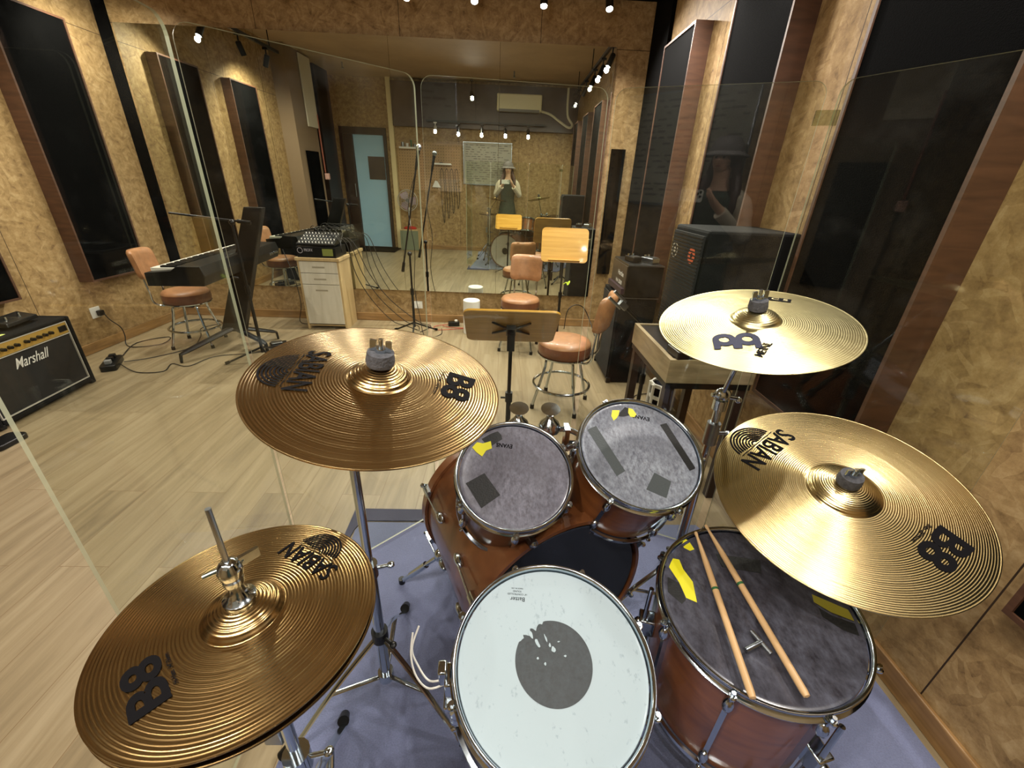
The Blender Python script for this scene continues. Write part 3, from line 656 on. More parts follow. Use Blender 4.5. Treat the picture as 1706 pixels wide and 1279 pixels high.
for i, a in enumerate((-1.35, .75, 2.85)):      # floor tom legs with brackets
    R_ = Matrix.Rotation(a, 4, 'Z'); l = MB()
    Mi = (FM('floor') @ Matrix.Translation((0, 0, -.006))).inverted()
    top = Vector((.222, 0, -.09)); top = R_ @ top; w = (FM('floor') @ top); foot = Vector((w.x, w.y, .02)); kick = FM('floor') @ (R_ @ Vector((.27, 0, 0)))
    foot.x = kick.x; foot.y = kick.y; mid = Vector((w.x, w.y, .17))
    pts_ = [Mi @ p for p in (w+Vector((0, 0, .05)), w, mid, foot)]
    l.tube(pts_, .0055, 10); lg = obj('leg', l, M_chrome, ft)
    f_ = MB(); f_.cyl(Mi @ (foot+Vector((0, 0, .012))), Mi @ Vector((foot.x, foot.y, .010)), .014, .017); obj('rubber_foot', f_, M_black, lg)
    bb = MB(); bb.box(.196, .236, -.018, .018, -.20, -.14, R_); bb.ball((.236, 0, -.17), .012, (1, 1, 1), 10, R_); obj('leg_bracket', bb, M_chrome, ft, bevel=.004)

# bass drum
nn = Vector((math.sin(-.418), math.cos(-.418), 0)); cf = Vector((0.0, 1.31, .3025)); BL = .50; cn = cf-BL*nn
Mb_ = frame(cn, -nn, (0, 0, 1))       # local z toward the drummer, x up
bd = thing('bass_drum', 'amber brown bass drum lying on its side under the toms', 'bass drum', loc=(cn.x*.5+cf.x*.5, cn.y*.5+cf.y*.5, 0))
Lb = bd.matrix_basis.inverted() if False else Matrix.Translation((-(cn.x+cf.x)/2, -(cn.y+cf.y)/2, 0)); MBx = Lb @ Mb_
obj('shell', MB().lathe([(.279, -.02), (.279, -BL+.02)], 96, MBx, caps=False), M_orange, bd, ang=60)
for z0 in (0, -BL):
    s_ = 1 if z0 == 0 else -1
    pr_ = [(.281, z0-.028*s_), (.281, z0+.010*s_), (.292, z0+.010*s_), (.292, z0-.028*s_)]
    obj('hoop', MB().lathe(pr_ if s_ > 0 else pr_[::-1], 96, MBx, closed=True), M_orange, bd, smooth=True)
obj('batter_head', MB().lathe([(1e-5, .001), (.26, .001), (.270, .004), (.281, -.004)], 96, MBx, caps=False), M_bassh, bd)
obj('resonant_head', MB().lathe([(.05, -BL-.001), (.26, -BL-.001), (.270, -BL-.004), (.281, -BL+.004)], 96, MBx @ Matrix.Translation((0, 0, 0)), caps=False), M_resh, bd)
obj('port_disc', MB().lathe([(1e-5, -BL+.02), (.055, -BL+.02)], 40, MBx, caps=False), M_blackm, bd)
obj('port_ring', MB().lathe([(.046, -BL-.003), (.058, -BL-.003), (.058, -BL+.001), (.046, -BL+.001)], 40, MBx, closed=True), M_black, bd)
for i in range(8):
    a = PI/8+2*PI*i/8
    for z0, s_ in ((0, 1), (-BL, -1)):
        R_ = MBx @ Matrix.Rotation(a, 4, 'Z'); b = MB()
        b.box(.288, .302, -.012, .012, z0-.034*s_ if s_ > 0 else z0-.014, z0+.014 if s_ > 0 else z0+.034, R_)
        b.cyl(R_ @ Vector((.305, 0, z0+.012*s_)), R_ @ Vector((.296, 0, z0-.14*s_)), .0035, seg=8)
        b.ball((.305, 0, z0+.02*s_), .009, (1, 1, 1), 8, R_); obj('claw', b, M_chrome, bd)
        b = MB(); b.ball((.288, 0, z0-.155*s_), .017, (.8, .8, 1.6), 12, R_); obj('lug', b, M_chrome, bd)
# spurs
for sx in (-1, 1):
    side_v = Vector((0, 0, 1)).cross(nn)*sx; base = cf-nn*.10+side_v*-.0; p0 = cf-nn*.12+side_v*.265+Vector((0, 0, -.10)); p1 = p0+side_v*.13+nn*.10; p1.z = .02
    o_ = Vector(((cn.x+cf.x)/2, (cn.y+cf.y)/2, 0)); b = MB(); b.cyl(p0-o_, p1-o_, .0085); b.ball(p0-o_, .022, (1, 1, 1.3), 12); b.cyl(p0-o_+(p1-p0)*.35, p0-o_+(p1-p0)*.75, .013)
    sp_ = obj('spur', b, M_chrome, bd); b = MB(); b.cyl(p1-o_+Vector((0, 0, .012)), (p1.x-o_.x, p1.y-o_.y, .010), .012); obj('rubber_foot', b, M_black, sp_)
# tom mount on the bass drum
mc = Vector((.115, 1.10, 0)); o_ = Vector(((cn.x+cf.x)/2, (cn.y+cf.y)/2, 0)); b = MB()
b.cyl((mc.x-o_.x, mc.y-o_.y, .575), (mc.x-o_.x, mc.y-o_.y, .60), .045); b.cyl((mc.x-o_.x, mc.y-o_.y, .58), (mc.x-o_.x, mc.y-o_.y, .66), .02); b.box(mc.x-o_.x-.06, mc.x-o_.x+.07, mc.y-o_.y-.016, mc.y-o_.y+.016, .645, .675)
obj('tom_mount', b, M_chrome, bd, bevel=.004)
for (dx, dy, tx, ty, tz, tl) in ((-.045, .05, .03, 1.015, .655, 'a'), (.055, .05, .33, 1.06, .70, 'b')):
    b = MB(); px, py = mc.x+dx-o_.x, mc.y+dy-o_.y
    b.cyl((px, py, .60), (px, py, .715), .011); b.lathe([(.020, 0), (.034, .006), (.037, .022), (.030, .038), (.016, .050), (.010, .062), (1e-5, .064)], 24, Matrix.Translation((px, py, .70)))
    b.cyl((px, py, .76), (px, py, .785), .005); b.lathe([(1e-5, .002), (.030, -.001), (.031, .001), (1e-5, .004)], 20, Matrix.Translation((px, py, .785)) @ Matrix.Rotation(.25, 4, 'X'))
    b.tube(smooth_path([(px, py, .70), (px+(tx-mc.x-dx)*.4, py+(ty-mc.y-dy)*.1, .715), (tx-o_.x, ty-o_.y, tz)]), .0095, 10)
    obj('tom_arm', b, M_chrome, bd)
b = MB(); b.cyl((mc.x-o_.x+.11, mc.y-o_.y+.02, .67), (mc.x-o_.x+.16, mc.y-o_.y-.03, .70), .018); b.box(mc.x-o_.x+.10, mc.x-o_.x+.115, mc.y-o_.y-.0, mc.y-o_.y+.04, .66, .74); b.cyl((mc.x-o_.x+.06, mc.y-o_.y+.02, .665), (mc.x-o_.x+.13, mc.y-o_.y+.0, .68), .008)
obj('wing_clamp', b, M_chrome, bd)

# bass pedal
pd = thing('bass_drum_pedal', 'chrome bass drum pedal with felt beater behind the snare', 'drum pedal', loc=(cn.x-nn.x*.12, cn.y-nn.y*.12, 0), rz=.418)
b = MB(); b.box(-.045, .045, -.20, .02, .010, .018); b.box(-.03, .03, -.18, -.0, .03, .038, Matrix.Rotation(.15, 4, 'X')); obj('footboard', b, M_steel, pd, bevel=.003)
b = MB(); b.box(-.06, -.05, .0, .02, .018, .18); b.box(.05, .06, .0, .02, .018, .18); b.cyl((-.06, .01, .17), (.06, .01, .17), .006); obj('frame', b, M_chrome, pd)
b = MB(); b.cyl((0, .01, .17), (0, -.055, .33), .004); obj('beater_shaft', b, M_chrome, pd); b = MB(); b.ball((0, -.06, .345), .026); obj('beater', b, M_felt, pd)

# drumsticks, key (resting on the floor tom)
def stick(a, bq, label, lift0, lift1):
    Mi = FM('floor'); p0 = Mi @ Vector((a[0]/1000, a[1]/1000, lift0)); p1 = Mi @ Vector((bq[0]/1000, bq[1]/1000, lift1)); d = p1-p0; L = d.length
    t = thing('drumstick', label, 'drumstick', M=frame(p0, d, (0, 0, 1)), group='drumsticks on the floor tom')
    prof = [(1e-5, 0), (.0035, .001), (.0045, .006), (.0038, .011), (.003, .015), (.005, .05), (.0068, .09), (.0072, .16), (.0072, L-.01), (.006, L-.002), (1e-5, L)]
    obj('shaft', MB().lathe(prof, 18), M_stick, t, ang=50); obj('band', MB().lathe([(.0074, L*.42), (.0074, L*.435)], 18, caps=False), M_green, t)
stick((-66, 186), (-111, -187), 'left drumstick on the floor tom, butt over the rim', .010, .0165)
stick((-34, 203), (-8, -184), 'right drumstick on the floor tom, its butt on the head', .0145, .007)
K = FM('floor') @ Matrix.Translation((-.050, -.089, 0)) @ Matrix.Rotation(.35, 4, 'Z')
t = thing('drum_key', 'small steel drum key lying between the drumsticks', 'drum key', M=K)
b = MB(); b.cyl((-.03, 0, .006), (.012, 0, .006), .0052); obj('socket', b, M_steel, t); b = MB(); b.cyl((.010, -.024, .006), (.010, .024, .006), .0048); obj('cross_bar', b, M_steel, t)

# stands
def tripod(t, z_hub, z_low, foot_r, a0, mt=M_chrome, rad=.009, base_r=.015, feetmat=M_black, flatbar=True):
    for i in range(3):
        a = a0+2*PI*i/3; c, s = math.cos(a), math.sin(a)
        b = MB(); b.tube(smooth_path([(base_r*c, base_r*s, z_hub), (foot_r*.5*c, foot_r*.5*s, z_hub*.55+.01), (foot_r*.92*c, foot_r*.92*s, .030), (foot_r*c, foot_r*s, .026)], 4), rad, 8, flat=.45 if flatbar else 1)
        b.tube([(base_r*c, base_r*s, z_low), (foot_r*.52*c, foot_r*.52*s, z_hub*.52+.01)], rad*.8, 8, flat=.5)
        lg = obj('leg', b, mt, t); b = MB(); b.cyl((foot_r*.95*c, foot_r*.95*s, .038), ((foot_r+.012)*c, (foot_r+.012)*s, .022), .016, .013); obj('rubber_foot', b, feetmat, lg)
def clamp(p, r=.018, h=.03, a=0):
    b = MB(); p = Vector(p); b.cyl(p-Vector((0, 0, h/2)), p+Vector((0, 0, h/2)), r); d = Vector((math.cos(a), math.sin(a), 0))
    b.cyl(p+d*r*.7, p+d*(r+.022), .005); b.ball(p+d*(r+.03), .010, (1, 1, .7), 10); return b
def cym_top(k, o_, felt_r=.020, felt_h=.020, z0=.032, rod=.045):
    Mi = Matrix.Translation(-o_) @ FM(k); f1 = MB().lathe([(felt_r, z0), (felt_r*1.05, z0+felt_h*.3), (felt_r*.95, z0+felt_h), (.004, z0+felt_h+.001)], 24, Mi)
    f2 = MB(); f2.cyl(Mi @ Vector((0, 0, -.03)), Mi @ Vector((0, 0, z0+rod)), .0035); f2.cyl(Mi @ Vector((0, 0, z0+felt_h)), Mi @ Vector((0, 0, z0+felt_h+.008)), .009)
    for s in (-1, 1): f2.box(s*.012-.005, s*.012+.005, -.002, .002, z0+felt_h+.002, z0+felt_h+.020, Mi)
    f3 = MB().lathe([(.016, -.012), (.016, .004)], 20, Mi)
    return f1, f2, f3
# crash stand
o_ = Vector((-.305, .735, 0)); t = thing('cymbal_stand', 'chrome tripod stand under the large left crash cymbal', 'cymbal stand', loc=tuple(o_), group=None)
b = MB(); b.cyl((0, 0, .12), (0, 0, .55), .0145); obj('lower_tube', b, M_chrome, t); b = MB(); b.cyl((0, 0, .55), (0, 0, .90), .0105); obj('upper_tube', b, M_chrome, t)
obj('height_clamp', clamp((0, 0, .55), .02, .04, .3), M_chrome, t); obj('hub', clamp((0, 0, .30), .022, .035, -.6), M_black, t); obj('lower_hub', clamp((0, 0, .12), .022, .03, 2), M_chrome, t)
tripod(t, .29, .12, .28, 1.6, rad=.0085)
q = FM('crash') @ Vector((0, 0, -.03))-o_; b = MB(); b.cyl((0, 0, .88), (0, 0, .93), .017); b.ball((0, 0, .94), .02); b.cyl((0, 0, .94), q, .006); b.box(-.055, -.015, -.004, .004, .89, .93); obj('tilter', b, M_chrome, t)
f1, f2, f3 = cym_top('crash', o_, .022, .022); obj('felt', f1, M_felt, t); obj('wing_nut', f2, M_chrome, t); obj('cup_washer', f3, M_chrome, t)
# pale crash stand
o_ = Vector((.628, 1.02, 0)); t = thing('cymbal_stand', 'chrome tripod stand under the pale crash cymbal at upper right', 'cymbal stand', loc=tuple(o_))
b = MB(); b.cyl((0, 0, .1), (0, 0, .60), .0145); obj('lower_tube', b, M_chrome, t); b = MB(); b.cyl((0, 0, .60), (0, 0, .90), .0110); obj('upper_tube', b, M_chrome, t)
obj('height_clamp', clamp((0, 0, .79), .019, .07, 0), M_steel, t); obj('hub', clamp((0, 0, .27), .022, .035, 1.6), M_black, t)
tripod(t, .27, .10, .26, 1.2, rad=.010)
q = FM('mcs') @ Vector((0, 0, -.03))-o_; b = MB(); b.cyl((0, 0, .87), (0, 0, .90), .019); b.ball((0, 0, .915), .022, (1.1, .8, 1)); b.cyl((-.03, 0, .915), (.045, 0, .905), .006); b.ball((.05, 0, .90), .010); b.cyl((0, 0, .915), q, .0062); obj('tilter', b, M_chrome, t)
f1, f2, f3 = cym_top('mcs', o_, .019, .022); obj('felt', f1, M_felt, t); obj('wing_nut', f2, M_chrome, t); obj('cup_washer', f3, M_chrome, t)
# ride stand
o_ = Vector((.86, .99, 0)); t = thing('cymbal_stand', 'chrome tripod stand with short boom under the big ride cymbal', 'cymbal stand', loc=tuple(o_))
b = MB(); b.cyl((0, 0, .1), (0, 0, .60), .0145); obj('lower_tube', b, M_chrome, t); obj('hub', clamp((0, 0, .24), .022, .035, 2.6), M_black, t); obj('height_clamp', clamp((0, 0, .58), .019, .04, .8), M_chrome, t)
tripod(t, .24, .10, .155, 2.6, rad=.010)
q = FM('ride') @ Vector((0, 0, -.03))-o_; b = MB(); b.cyl((0, 0, .58), (0, 0, .72), .011); b.ball((0, 0, .735), .02); b.tube(smooth_path([(0, 0, .735), tuple((q*.55+Vector((0, 0, .31)))), tuple(q)]), .006, 8); obj('tilter', b, M_chrome, t)
f1, f2, f3 = cym_top('ride', o_, .022, .024, .034); obj('felt', f1, M_felt, t); obj('wing_nut', f2, M_chrome, t); obj('cup_washer', f3, M_chrome, t)
# hi-hat stand
hc = CAM+Vector(FR['hat'][0]); o_ = Vector((hc.x, hc.y, 0)); t = thing('hi_hat_stand', 'chrome hi-hat stand holding the pair of cymbals at lower left', 'hi-hat stand', loc=tuple(o_))
b = MB(); b.cyl((0, 0, .05), (0, 0, .45), .0145); obj('lower_tube', b, M_chrome, t); b = MB(); b.cyl((0, 0, .45), (0, 0, .805), .0105); obj('upper_tube', b, M_chrome, t)
b = MB(); b.cyl((0, 0, .80), (0, 0, 1.045), .0036); obj('pull_rod', b, M_steel, t)
b = MB(); b.lathe([(.010, 0), (.020, .006), (.021, .014), (.015, .018), (.010, .026), (.009, .040), (.013, .043), (.013, .050), (.010, .053), (.014, .056), (.016, .068), (.012, .078), (.008, .082), (.0036, .083)], 24, Matrix.Translation((0, 0, .872))); b.box(.004, .038, -.003, .003, .935, .950, Matrix.Rotation(.9, 4, 'Z')); b.cyl((.012, .014, .943), (-.028, -.012, .938), .004)
obj('clutch', b, M_chrome, t)
obj('hub', clamp((0, 0, .44), .024, .045, .2), M_chrome, t); obj('collar', clamp((0, 0, .30), .022, .03, .4), M_steel, t); obj('lever', MB().box(-.045, -.012, -.006, .006, .50, .60), M_steel, t, bevel=.003)
b = MB(); b.lathe([(.012, .82), (.022, .825), (.022, .835), (.008, .838)], 20); obj('seat_cup', b, M_chrome, t)
tripod(t, .30, .08, .27, -.3, rad=.011)
b = MB(); b.box(-.045, .045, -.30, -.04, .012, .02); obj('footboard', b, M_steel, t, bevel=.003)
# snare stand
sc_ = CAM+Vector(FR['snare'][0]); o_ = Vector((sc_.x, sc_.y-.03, 0)); t = thing('snare_stand', 'chrome tripod stand with basket arms under the snare drum', 'drum stand', loc=tuple(o_))
b = MB(); b.cyl((0, 0, .12), (0, 0, .44), .0135); obj('tube', b, M_chrome, t); obj('hub', clamp((0, 0, .24), .02, .03, 1), M_chrome, t); tripod(t, .24, .12, .24, .9, rad=.010)
for i in range(3):
    a = .3+2*PI*i/3; Mi = Matrix.Translation(-o_) @ FM('snare'); e = Mi @ Vector((.190*math.cos(a), .190*math.sin(a), -.165)); e2 = Mi @ Vector((.197*math.cos(a), .197*math.sin(a), -.120))
    b = MB(); b.tube([(0, 0, .44), tuple(e*.5+Vector((0, 0, .22))), tuple(e), tuple(e2)], .006, 8); obj('basket_arm', b, M_chrome, t)

# ================================================================= STOOLS
def stool(x, y, rz, label):
    t = thing('bar_stool', label, 'stool', loc=(x, y, 0), rz=rz, group='tan drum stools with backrests')
    b = MB().lathe([(1e-5, .505), (.06, .506), (.13, .503), (.163, .493), (.176, .478), (.178, .470)], 40, caps=False); obj('seat', b, M_tan, t, ang=60)
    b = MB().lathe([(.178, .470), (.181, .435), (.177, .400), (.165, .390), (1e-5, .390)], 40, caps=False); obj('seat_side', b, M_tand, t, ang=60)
    b = MB().lathe([(.10, .384), (.176, .384), (.181, .389), (.181, .396), (.172, .389)], 40); obj('seat_ring', b, M_chrome, t)
    for i in range(4):
        a = PI/4+i*PI/2; c, s = math.cos(a), math.sin(a)
        b = MB(); b.tube(smooth_path([(.06*c, .06*s, .384), (.105*c, .105*s, .380), (.130*c, .130*s, .355), (.140*c, .140*s, .30), (.175*c, .175*s, .17), (.19*c, .19*s, .12), (.215*c, .215*s, .03), (.217*c, .217*s, .012)], 4), .0105, 10)
        lg = obj('leg', b, M_chrome, t); b = MB(); b.cyl((.217*c, .217*s, .03), (.218*c, .218*s, 0), .014, .015); obj('rubber_foot', b, M_black, lg)
    b = MB(); b.tube([(.197*math.cos(2*PI*k/40), .197*math.sin(2*PI*k/40), .165) for k in range(40)], .0095, 8, closed=True); obj('foot_ring', b, M_chrome, t)
    for sx in (-1, 1):
        b = MB(); b.tube(smooth_path([(sx*.085, -.06, .380), (sx*.095, -.17, .382), (sx*.105, -.212, .42), (sx*.108, -.215, .50), (sx*.110, -.235, .70)], 5), .008, 8); obj('back_bracket', b, M_chrome, t)
    # curved pad
    b = MB(); nx, nz = 14, 10; w, h, th = .150, .115, .026; vs = []; 
    for side in (0, 1):
        for j in range(nz+1):
            for i in range(nx+1):
                u = -1+2*i/nx; v = -1+2*j/nz
                q = max(0, abs(u)-.72)/.28; q2 = max(0, abs(v)-.62)/.38; m_ = min(1, math.hypot(q, q2))
                k = 1.0 if math.hypot(q, q2) <= 1 else 1/math.hypot(q, q2)
                uu = math.copysign(.72+.28*q*k, u) if q > 0 else u; vv = math.copysign(.62+.38*q2*k, v) if q2 > 0 else v
                f = (1-m_**4)*.5+.5 if m_ < 1 else .5
                yy = -.045*(1-uu*uu) + (th*f if side else -th*f)
                vs.append((uu*w, yy-.225-(vv*h)*.16, .72+vv*h))
    n_ = (nx+1)*(nz+1); fs = []
    for j in range(nz):
        for i in range(nx):
            a = j*(nx+1)+i; fs.append((a, a+1, a+nx+2, a+nx+1)); fs.append((n_+a, n_+a+nx+1, n_+a+nx+2, n_+a+1))
    per = [i for i in range(nx+1)]+[j*(nx+1)+nx for j in range(1, nz+1)]+[nz*(nx+1)+i for i in range(nx-1, -1, -1)]+[j*(nx+1) for j in range(nz-1, 0, -1)]
    for k in range(len(per)):
        a, c = per[k], per[(k+1) % len(per)]; fs.append((a, n_+a, n_+c, c))
    b.add(vs, fs); obj('backrest', b, M_tan, t, ang=70)
    return t
s0 = stool(-2.75, 3.68, math.radians(-78), 'tan leather stool tucked behind the keyboard at left')
dup(s0, M=Matrix.Translation((.19, 3.80, 0)) @ Matrix.Rotation(math.radians(166), 4, 'Z'), label='tan leather stool by the mirror, its backrest facing the camera')
dup(s0, M=Matrix.Translation((.45, 2.66, 0)) @ Matrix.Rotation(math.radians(66), 4, 'Z'), label='tan leather stool in front of the rack toms, next to the small amplifier stack')

# ================================================================= MUSIC STANDS
def music_stand(x, y, rz, zc, rec, label, foot_a=.3, w=.42, h=.30):
    t = thing('music_stand', label, 'music stand', loc=(x, y, 0), rz=rz, group='bamboo desk music stands')
    Md = Matrix.Translation((0, -.02, zc)) @ Matrix.Rotation(math.radians(90-rec), 4, 'X')     # local y up the desk, z toward the reader (-Y)
    b = MB(); b.rrect(w, h, -.001, .007, .035, Md); obj('desk', b, M_desk, t, ang=30)
    b = MB(); b.rrect(w-.002, h-.002, -.004, -.0012, .034, Md); obj('desk_back', b, M_deskb, t, ang=30)
    b = MB(); b.box(-w*.34, w*.34, -h/2+.012, -h/2+.020, .007, .03, Md); obj('ledge', b, M_desk, t, bevel=.002)
    b = MB()
    for sx in (-1, 1):
        for sy in (-1, 1): b.tube([Md @ Vector((0, sy*.012, -.012)), Md @ Vector((sx*.03, sy*.016, -.012)), Md @ Vector((sx*.085, sy*.055, -.007))], .008, 8, flat=.6)
    b.box(-.022, .022, -.03, .03, -.03, -.006, Md); obj('desk_bracket', b, M_black, t)
    b = MB(); b.box(-.017, .017, -.010, .03, zc-.10, zc-.02); b.cyl((0, .01, .50), (0, .01, zc-.05), .009); obj('upper_pole', b, M_black, t)
    b = MB(); b.cyl((0, .01, .06), (0, .01, .50), .0125); b.cyl((0, .01, .47), (0, .01, .52), .018); b.cyl((.0, .01, .49), (.04, .01, .49), .005); obj('lower_pole', b, M_black, t)
    for i in range(3):
        a = foot_a+2*PI*i/3; c, s = math.cos(a), math.sin(a); b = MB(); b.tube([(.012*c, .01+.012*s, .12), (.18*c, .01+.18*s, .03), (.22*c, .01+.22*s, .012)], .009, 8, flat=.6); obj('leg', b, M_black, t)
    return t
music_stand(.055, 1.80, PI, .838, 46, 'music stand just outside the shield, plywood back of its desk toward camera')
m2_ = music_stand(.575, 3.93, -.05, .95, 18, 'music stand by the mirror with its bright bamboo desk facing camera', .9)
b = MB(); b.tube(smooth_path([(.02, -.01, .60), (.045, -.02, .62), (.06, -.03, .60), (.075, -.02, .625), (.06, -.0, .61)]), .011, 8, flat=.4); obj('neon_tape', b, mat('neon_tape', (206, 232, 70), .5), m2_)

# ================================================================= GUITAR COMBO (left)
Mc = Matrix.Translation((-2.935, 2.49, 0)) @ Matrix.Rotation(math.radians(90+4.5), 4, 'Z')     # local x along the front, front faces -y
t = thing('guitar_amplifier', 'black combo guitar amplifier with gold control panel on the floor by the left wall', 'amplifier', M=Mc)
Wd, Hh, Dp = .70, .50, .25
b = MB(); b.box(-Wd/2, -Wd/2+.028, 0, Dp, .015, Hh); b.box(Wd/2-.028, Wd/2, 0, Dp, .015, Hh); b.box(-Wd/2+.028, Wd/2-.028, 0, Dp, Hh-.028, Hh); b.box(-Wd/2+.028, Wd/2-.028, 0, Dp, .015, .05); b.box(-Wd/2+.028, Wd/2-.028, .03, Dp, .05, Hh-.028)
obj('cabinet', b, M_tolex, t, smooth=False, bevel=.010)
b = MB(); b.box(-Wd/2+.04, Wd/2-.04, .006, .03, Hh-.105, Hh-.034); obj('control_panel', b, M_gold, t, smooth=False)
b = MB(); b.box(-Wd/2+.045, Wd/2-.045, .010, .03, .06, Hh-.115); obj('grille_cloth', b, M_grille, t, smooth=False)
b = MB()
for (x0, x1, z0, z1) in ((-Wd/2+.036, Wd/2-.036, .054, .060), (-Wd/2+.036, Wd/2-.036, Hh-.032, Hh-.027), (-Wd/2+.036, -Wd/2+.041, .06, Hh-.032), (Wd/2-.041, Wd/2-.036, .06, Hh-.032), (-Wd/2+.04, Wd/2-.04, Hh-.112, Hh-.108)): b.box(x0, x1, .002, .012, z0, z1)
obj('piping', b, M_piping, t, smooth=False)
for i in range(11):
    x = -.26+.042*i+(.02 if i > 5 else 0); b = MB(); b.cyl((x, .006, Hh-.068), (x, -.014, Hh-.068), .012, .010); b.cyl((x, -.014, Hh-.068), (x, -.017, Hh-.068), .006); obj('knob', b, M_black, t)
b = MB(); b.box(.245, .30, .0, .01, Hh-.088, Hh-.05); obj('power_switch', b, M_black, t, bevel=.002)
Mt = Matrix.Translation((.03, .003, .385)) @ Matrix.Rotation(PI/2, 4, 'X')
obj('brand_script', text_mb('Marshall', .09, Matrix.Translation((.01, .008, .325)) @ Matrix.Rotation(PI/2, 4, 'X'), width=.235, shear=.5, offset=.0005), mat('script_white', (206, 204, 198), .4), t, smooth=False)
b = MB(); b.box(-.06, .06, .09, .17, Hh+.001, Hh+.012); 
for sx in (-.33, .33):
    c_ = MB(); c_.box(sx-.02, sx+.02, .002, .04, .0, .03); obj('corner_foot', c_, M_black, t, bevel=.006)
obj('handle', MB().tube([(-.10, .12, Hh), (-.08, .12, Hh+.018), (.08, .12, Hh+.018), (.10, .12, Hh)], .010, 8, flat=.5), M_black, t)
# pedal on the combo
Mp = Mc @ Matrix.Translation((.12, .12, Hh+.02)) @ Matrix.Rotation(.12, 4, 'Z')
t = thing('effects_pedal', 'black slanted footswitch box lying on the guitar amplifier', 'pedal', M=Mp)
b = MB(); b.add([(-.12, -.05, 0), (.12, -.05, 0), (.12, .06, 0), (-.12, .06, 0), (-.115, -.045, .022), (.115, -.045, .022), (.115, .055, .045), (-.115, .055, .045)], [(3, 2, 1, 0), (4, 5, 6, 7), (0, 1, 5, 4), (1, 2, 6, 5), (2, 3, 7, 6), (3, 0, 4, 7)]); obj('case', b, M_black, t, smooth=False, bevel=.004)
for sx in (-.05, .05):
    b = MB(); b.cyl((sx, .0, .03), (sx, .0, .052), .008); obj('footswitch', b, M_chrome, t)
b = MB(); b.rrect(.10, .022, 0, .0006, .004, Mc @ Matrix.Translation((-.10, .04, Hh+.0005)) @ Matrix.Rotation(.05, 4, 'Z')); o = obj('tape_strip', b, mat('pale_green_tape', (214, 226, 130), .5), smooth=False); tag(o, 'pale yellow tape strip stuck on top of the guitar amplifier', 'tape')
b = MB(); b.rrect(.11, .17, .0, .03, .03); o = obj('floor_pedal', b, M_black, bevel=.004); o.location = (-2.76, 2.02, 0); tag(o, 'black pedal on the floor at the left frame edge, near the amplifier', 'pedal')

# wall socket + plug + cables
t = thing('wall_socket', 'white wall socket with a black plug on the left wall', 'socket', loc=(XL, 3.53, .31))
obj('faceplate', MB().box(.0005, .008, -.045, .045, -.045, .045), M_white, t, smooth=False, bevel=.002); obj('plug', MB().box(.009, .045, -.005, .04, -.03, .015), M_black, t, smooth=False, bevel=.006)
def cable(pts, r, label, material=M_cable, group=None, name='power_cable', cat='cable'):
    o = obj(name, MB().tube(smooth_path(pts, 5), r, 6), material); return tag(o, label, cat, group)
cable([(XL+.05, 3.55, .30), (XL+.07, 3.56, .24), (XL+.10, 3.60, .16), (XL+.11, 3.60, .08), (XL+.13, 3.56, .01), (XL+.25, 3.52, .007), (-3.05, 3.62, .007), (-3.12, 3.80, .007), (-3.28, 3.62, .007), (-3.15, 3.30, .008)], .004, 'black power cable dropping from the wall socket to the power strip')
cable([(-3.02, 3.16, .02), (-2.9, 3.3, .006), (-2.75, 3.55, .006), (-2.86, 3.85, .006), (-3.0, 4.1, .006), (-2.8, 4.30, .006), (-2.6, 4.25, .006)], .0035, 'black cable looping on the floor beneath the keyboard stool')
cable([(-3.02, 3.12, .02), (-2.8, 3.0, .006), (-2.62, 3.03, .006), (-2.66, 3.18, .006), (-2.5, 3.14, .006), (-2.42, 3.36, .006), (-2.1, 3.5, .006), (-1.9, 3.9, .006)], .0035, 'thin black cable zigzagging on the floor before the keyboard stand')
cable([(-2.05, 4.1, .80), (-1.98, 4.08, .55), (-2.02, 4.2, .25), (-2.1, 4.3, .02), (-1.9, 4.42, .008), (-1.6, 4.44, .006)], .0035, 'black cable hanging behind the drawer cabinet on its left')
for i, (x, lab) in enumerate(((-1.52, 'left one'), (-1.48, 'middle one'), (-1.44, 'right one'))):
    cable([(x-.06, 4.30, .90), (x+.01, 4.28, .84), (x+.06+.03*i, 4.30, .55), (x+.18+.06*i, 4.34, .28), (x+.36+.1*i, 4.38, .05), (x+.5+.1*i, 4.36, .007), (-.86+.02*i, 4.22-.03*i, .007)], .004, 'black microphone cable falling from the mixer, %s of three' % ('nearest the cabinet' if i == 0 else lab), group='microphone cables off the mixer')
t = thing('power_strip', 'black power strip on the floor beside the guitar amplifier', 'power strip', loc=(-3.08, 3.12, 0), rz=.5)
obj('body', MB().rrect(.10, .26, .0, .045, .02), M_black, t, bevel=.004)
for i in range(3): obj('plug', MB().box(-.02, .02, -.09+.07*i, -.05+.07*i, .046, .075), M_black if i else M_grey, t, smooth=False, bevel=.004)

# ================================================================= KEYBOARD
Mk = Matrix.Translation((-2.31, 3.62, .70)) @ Matrix.Rotation(math.radians(6), 4, 'Z')     # local x: - = player side, y along
t = thing('digital_piano', 'black digital piano seen from behind, white keys toward the left wall', 'keyboard', M=Mk)
b = MB(); b.add([(-.19, -.68, 0), (.17, -.68, .0), (.19, -.68, .07), (.17, -.68, .135), (.02, -.68, .135), (-.02, -.68, .105), (-.19, -.68, .09), (-.19, .68, 0), (.17, .68, 0), (.19, .68, .07), (.17, .68, .135), (.02, .68, .135), (-.02, .68, .105), (-.19, .68, .09)],
      [tuple(range(7)), tuple(range(13, 6, -1))]+[(i, i+7, (i+1) % 7+7, (i+1) % 7) for i in range(7)])
obj('case', b, M_black, t, smooth=False, bevel=.004)
b = MB()
for i in range(52):
    y = -.61+i*.0235; b.box(-.185, -.035, y+.0006, y+.0229, .090, .112)
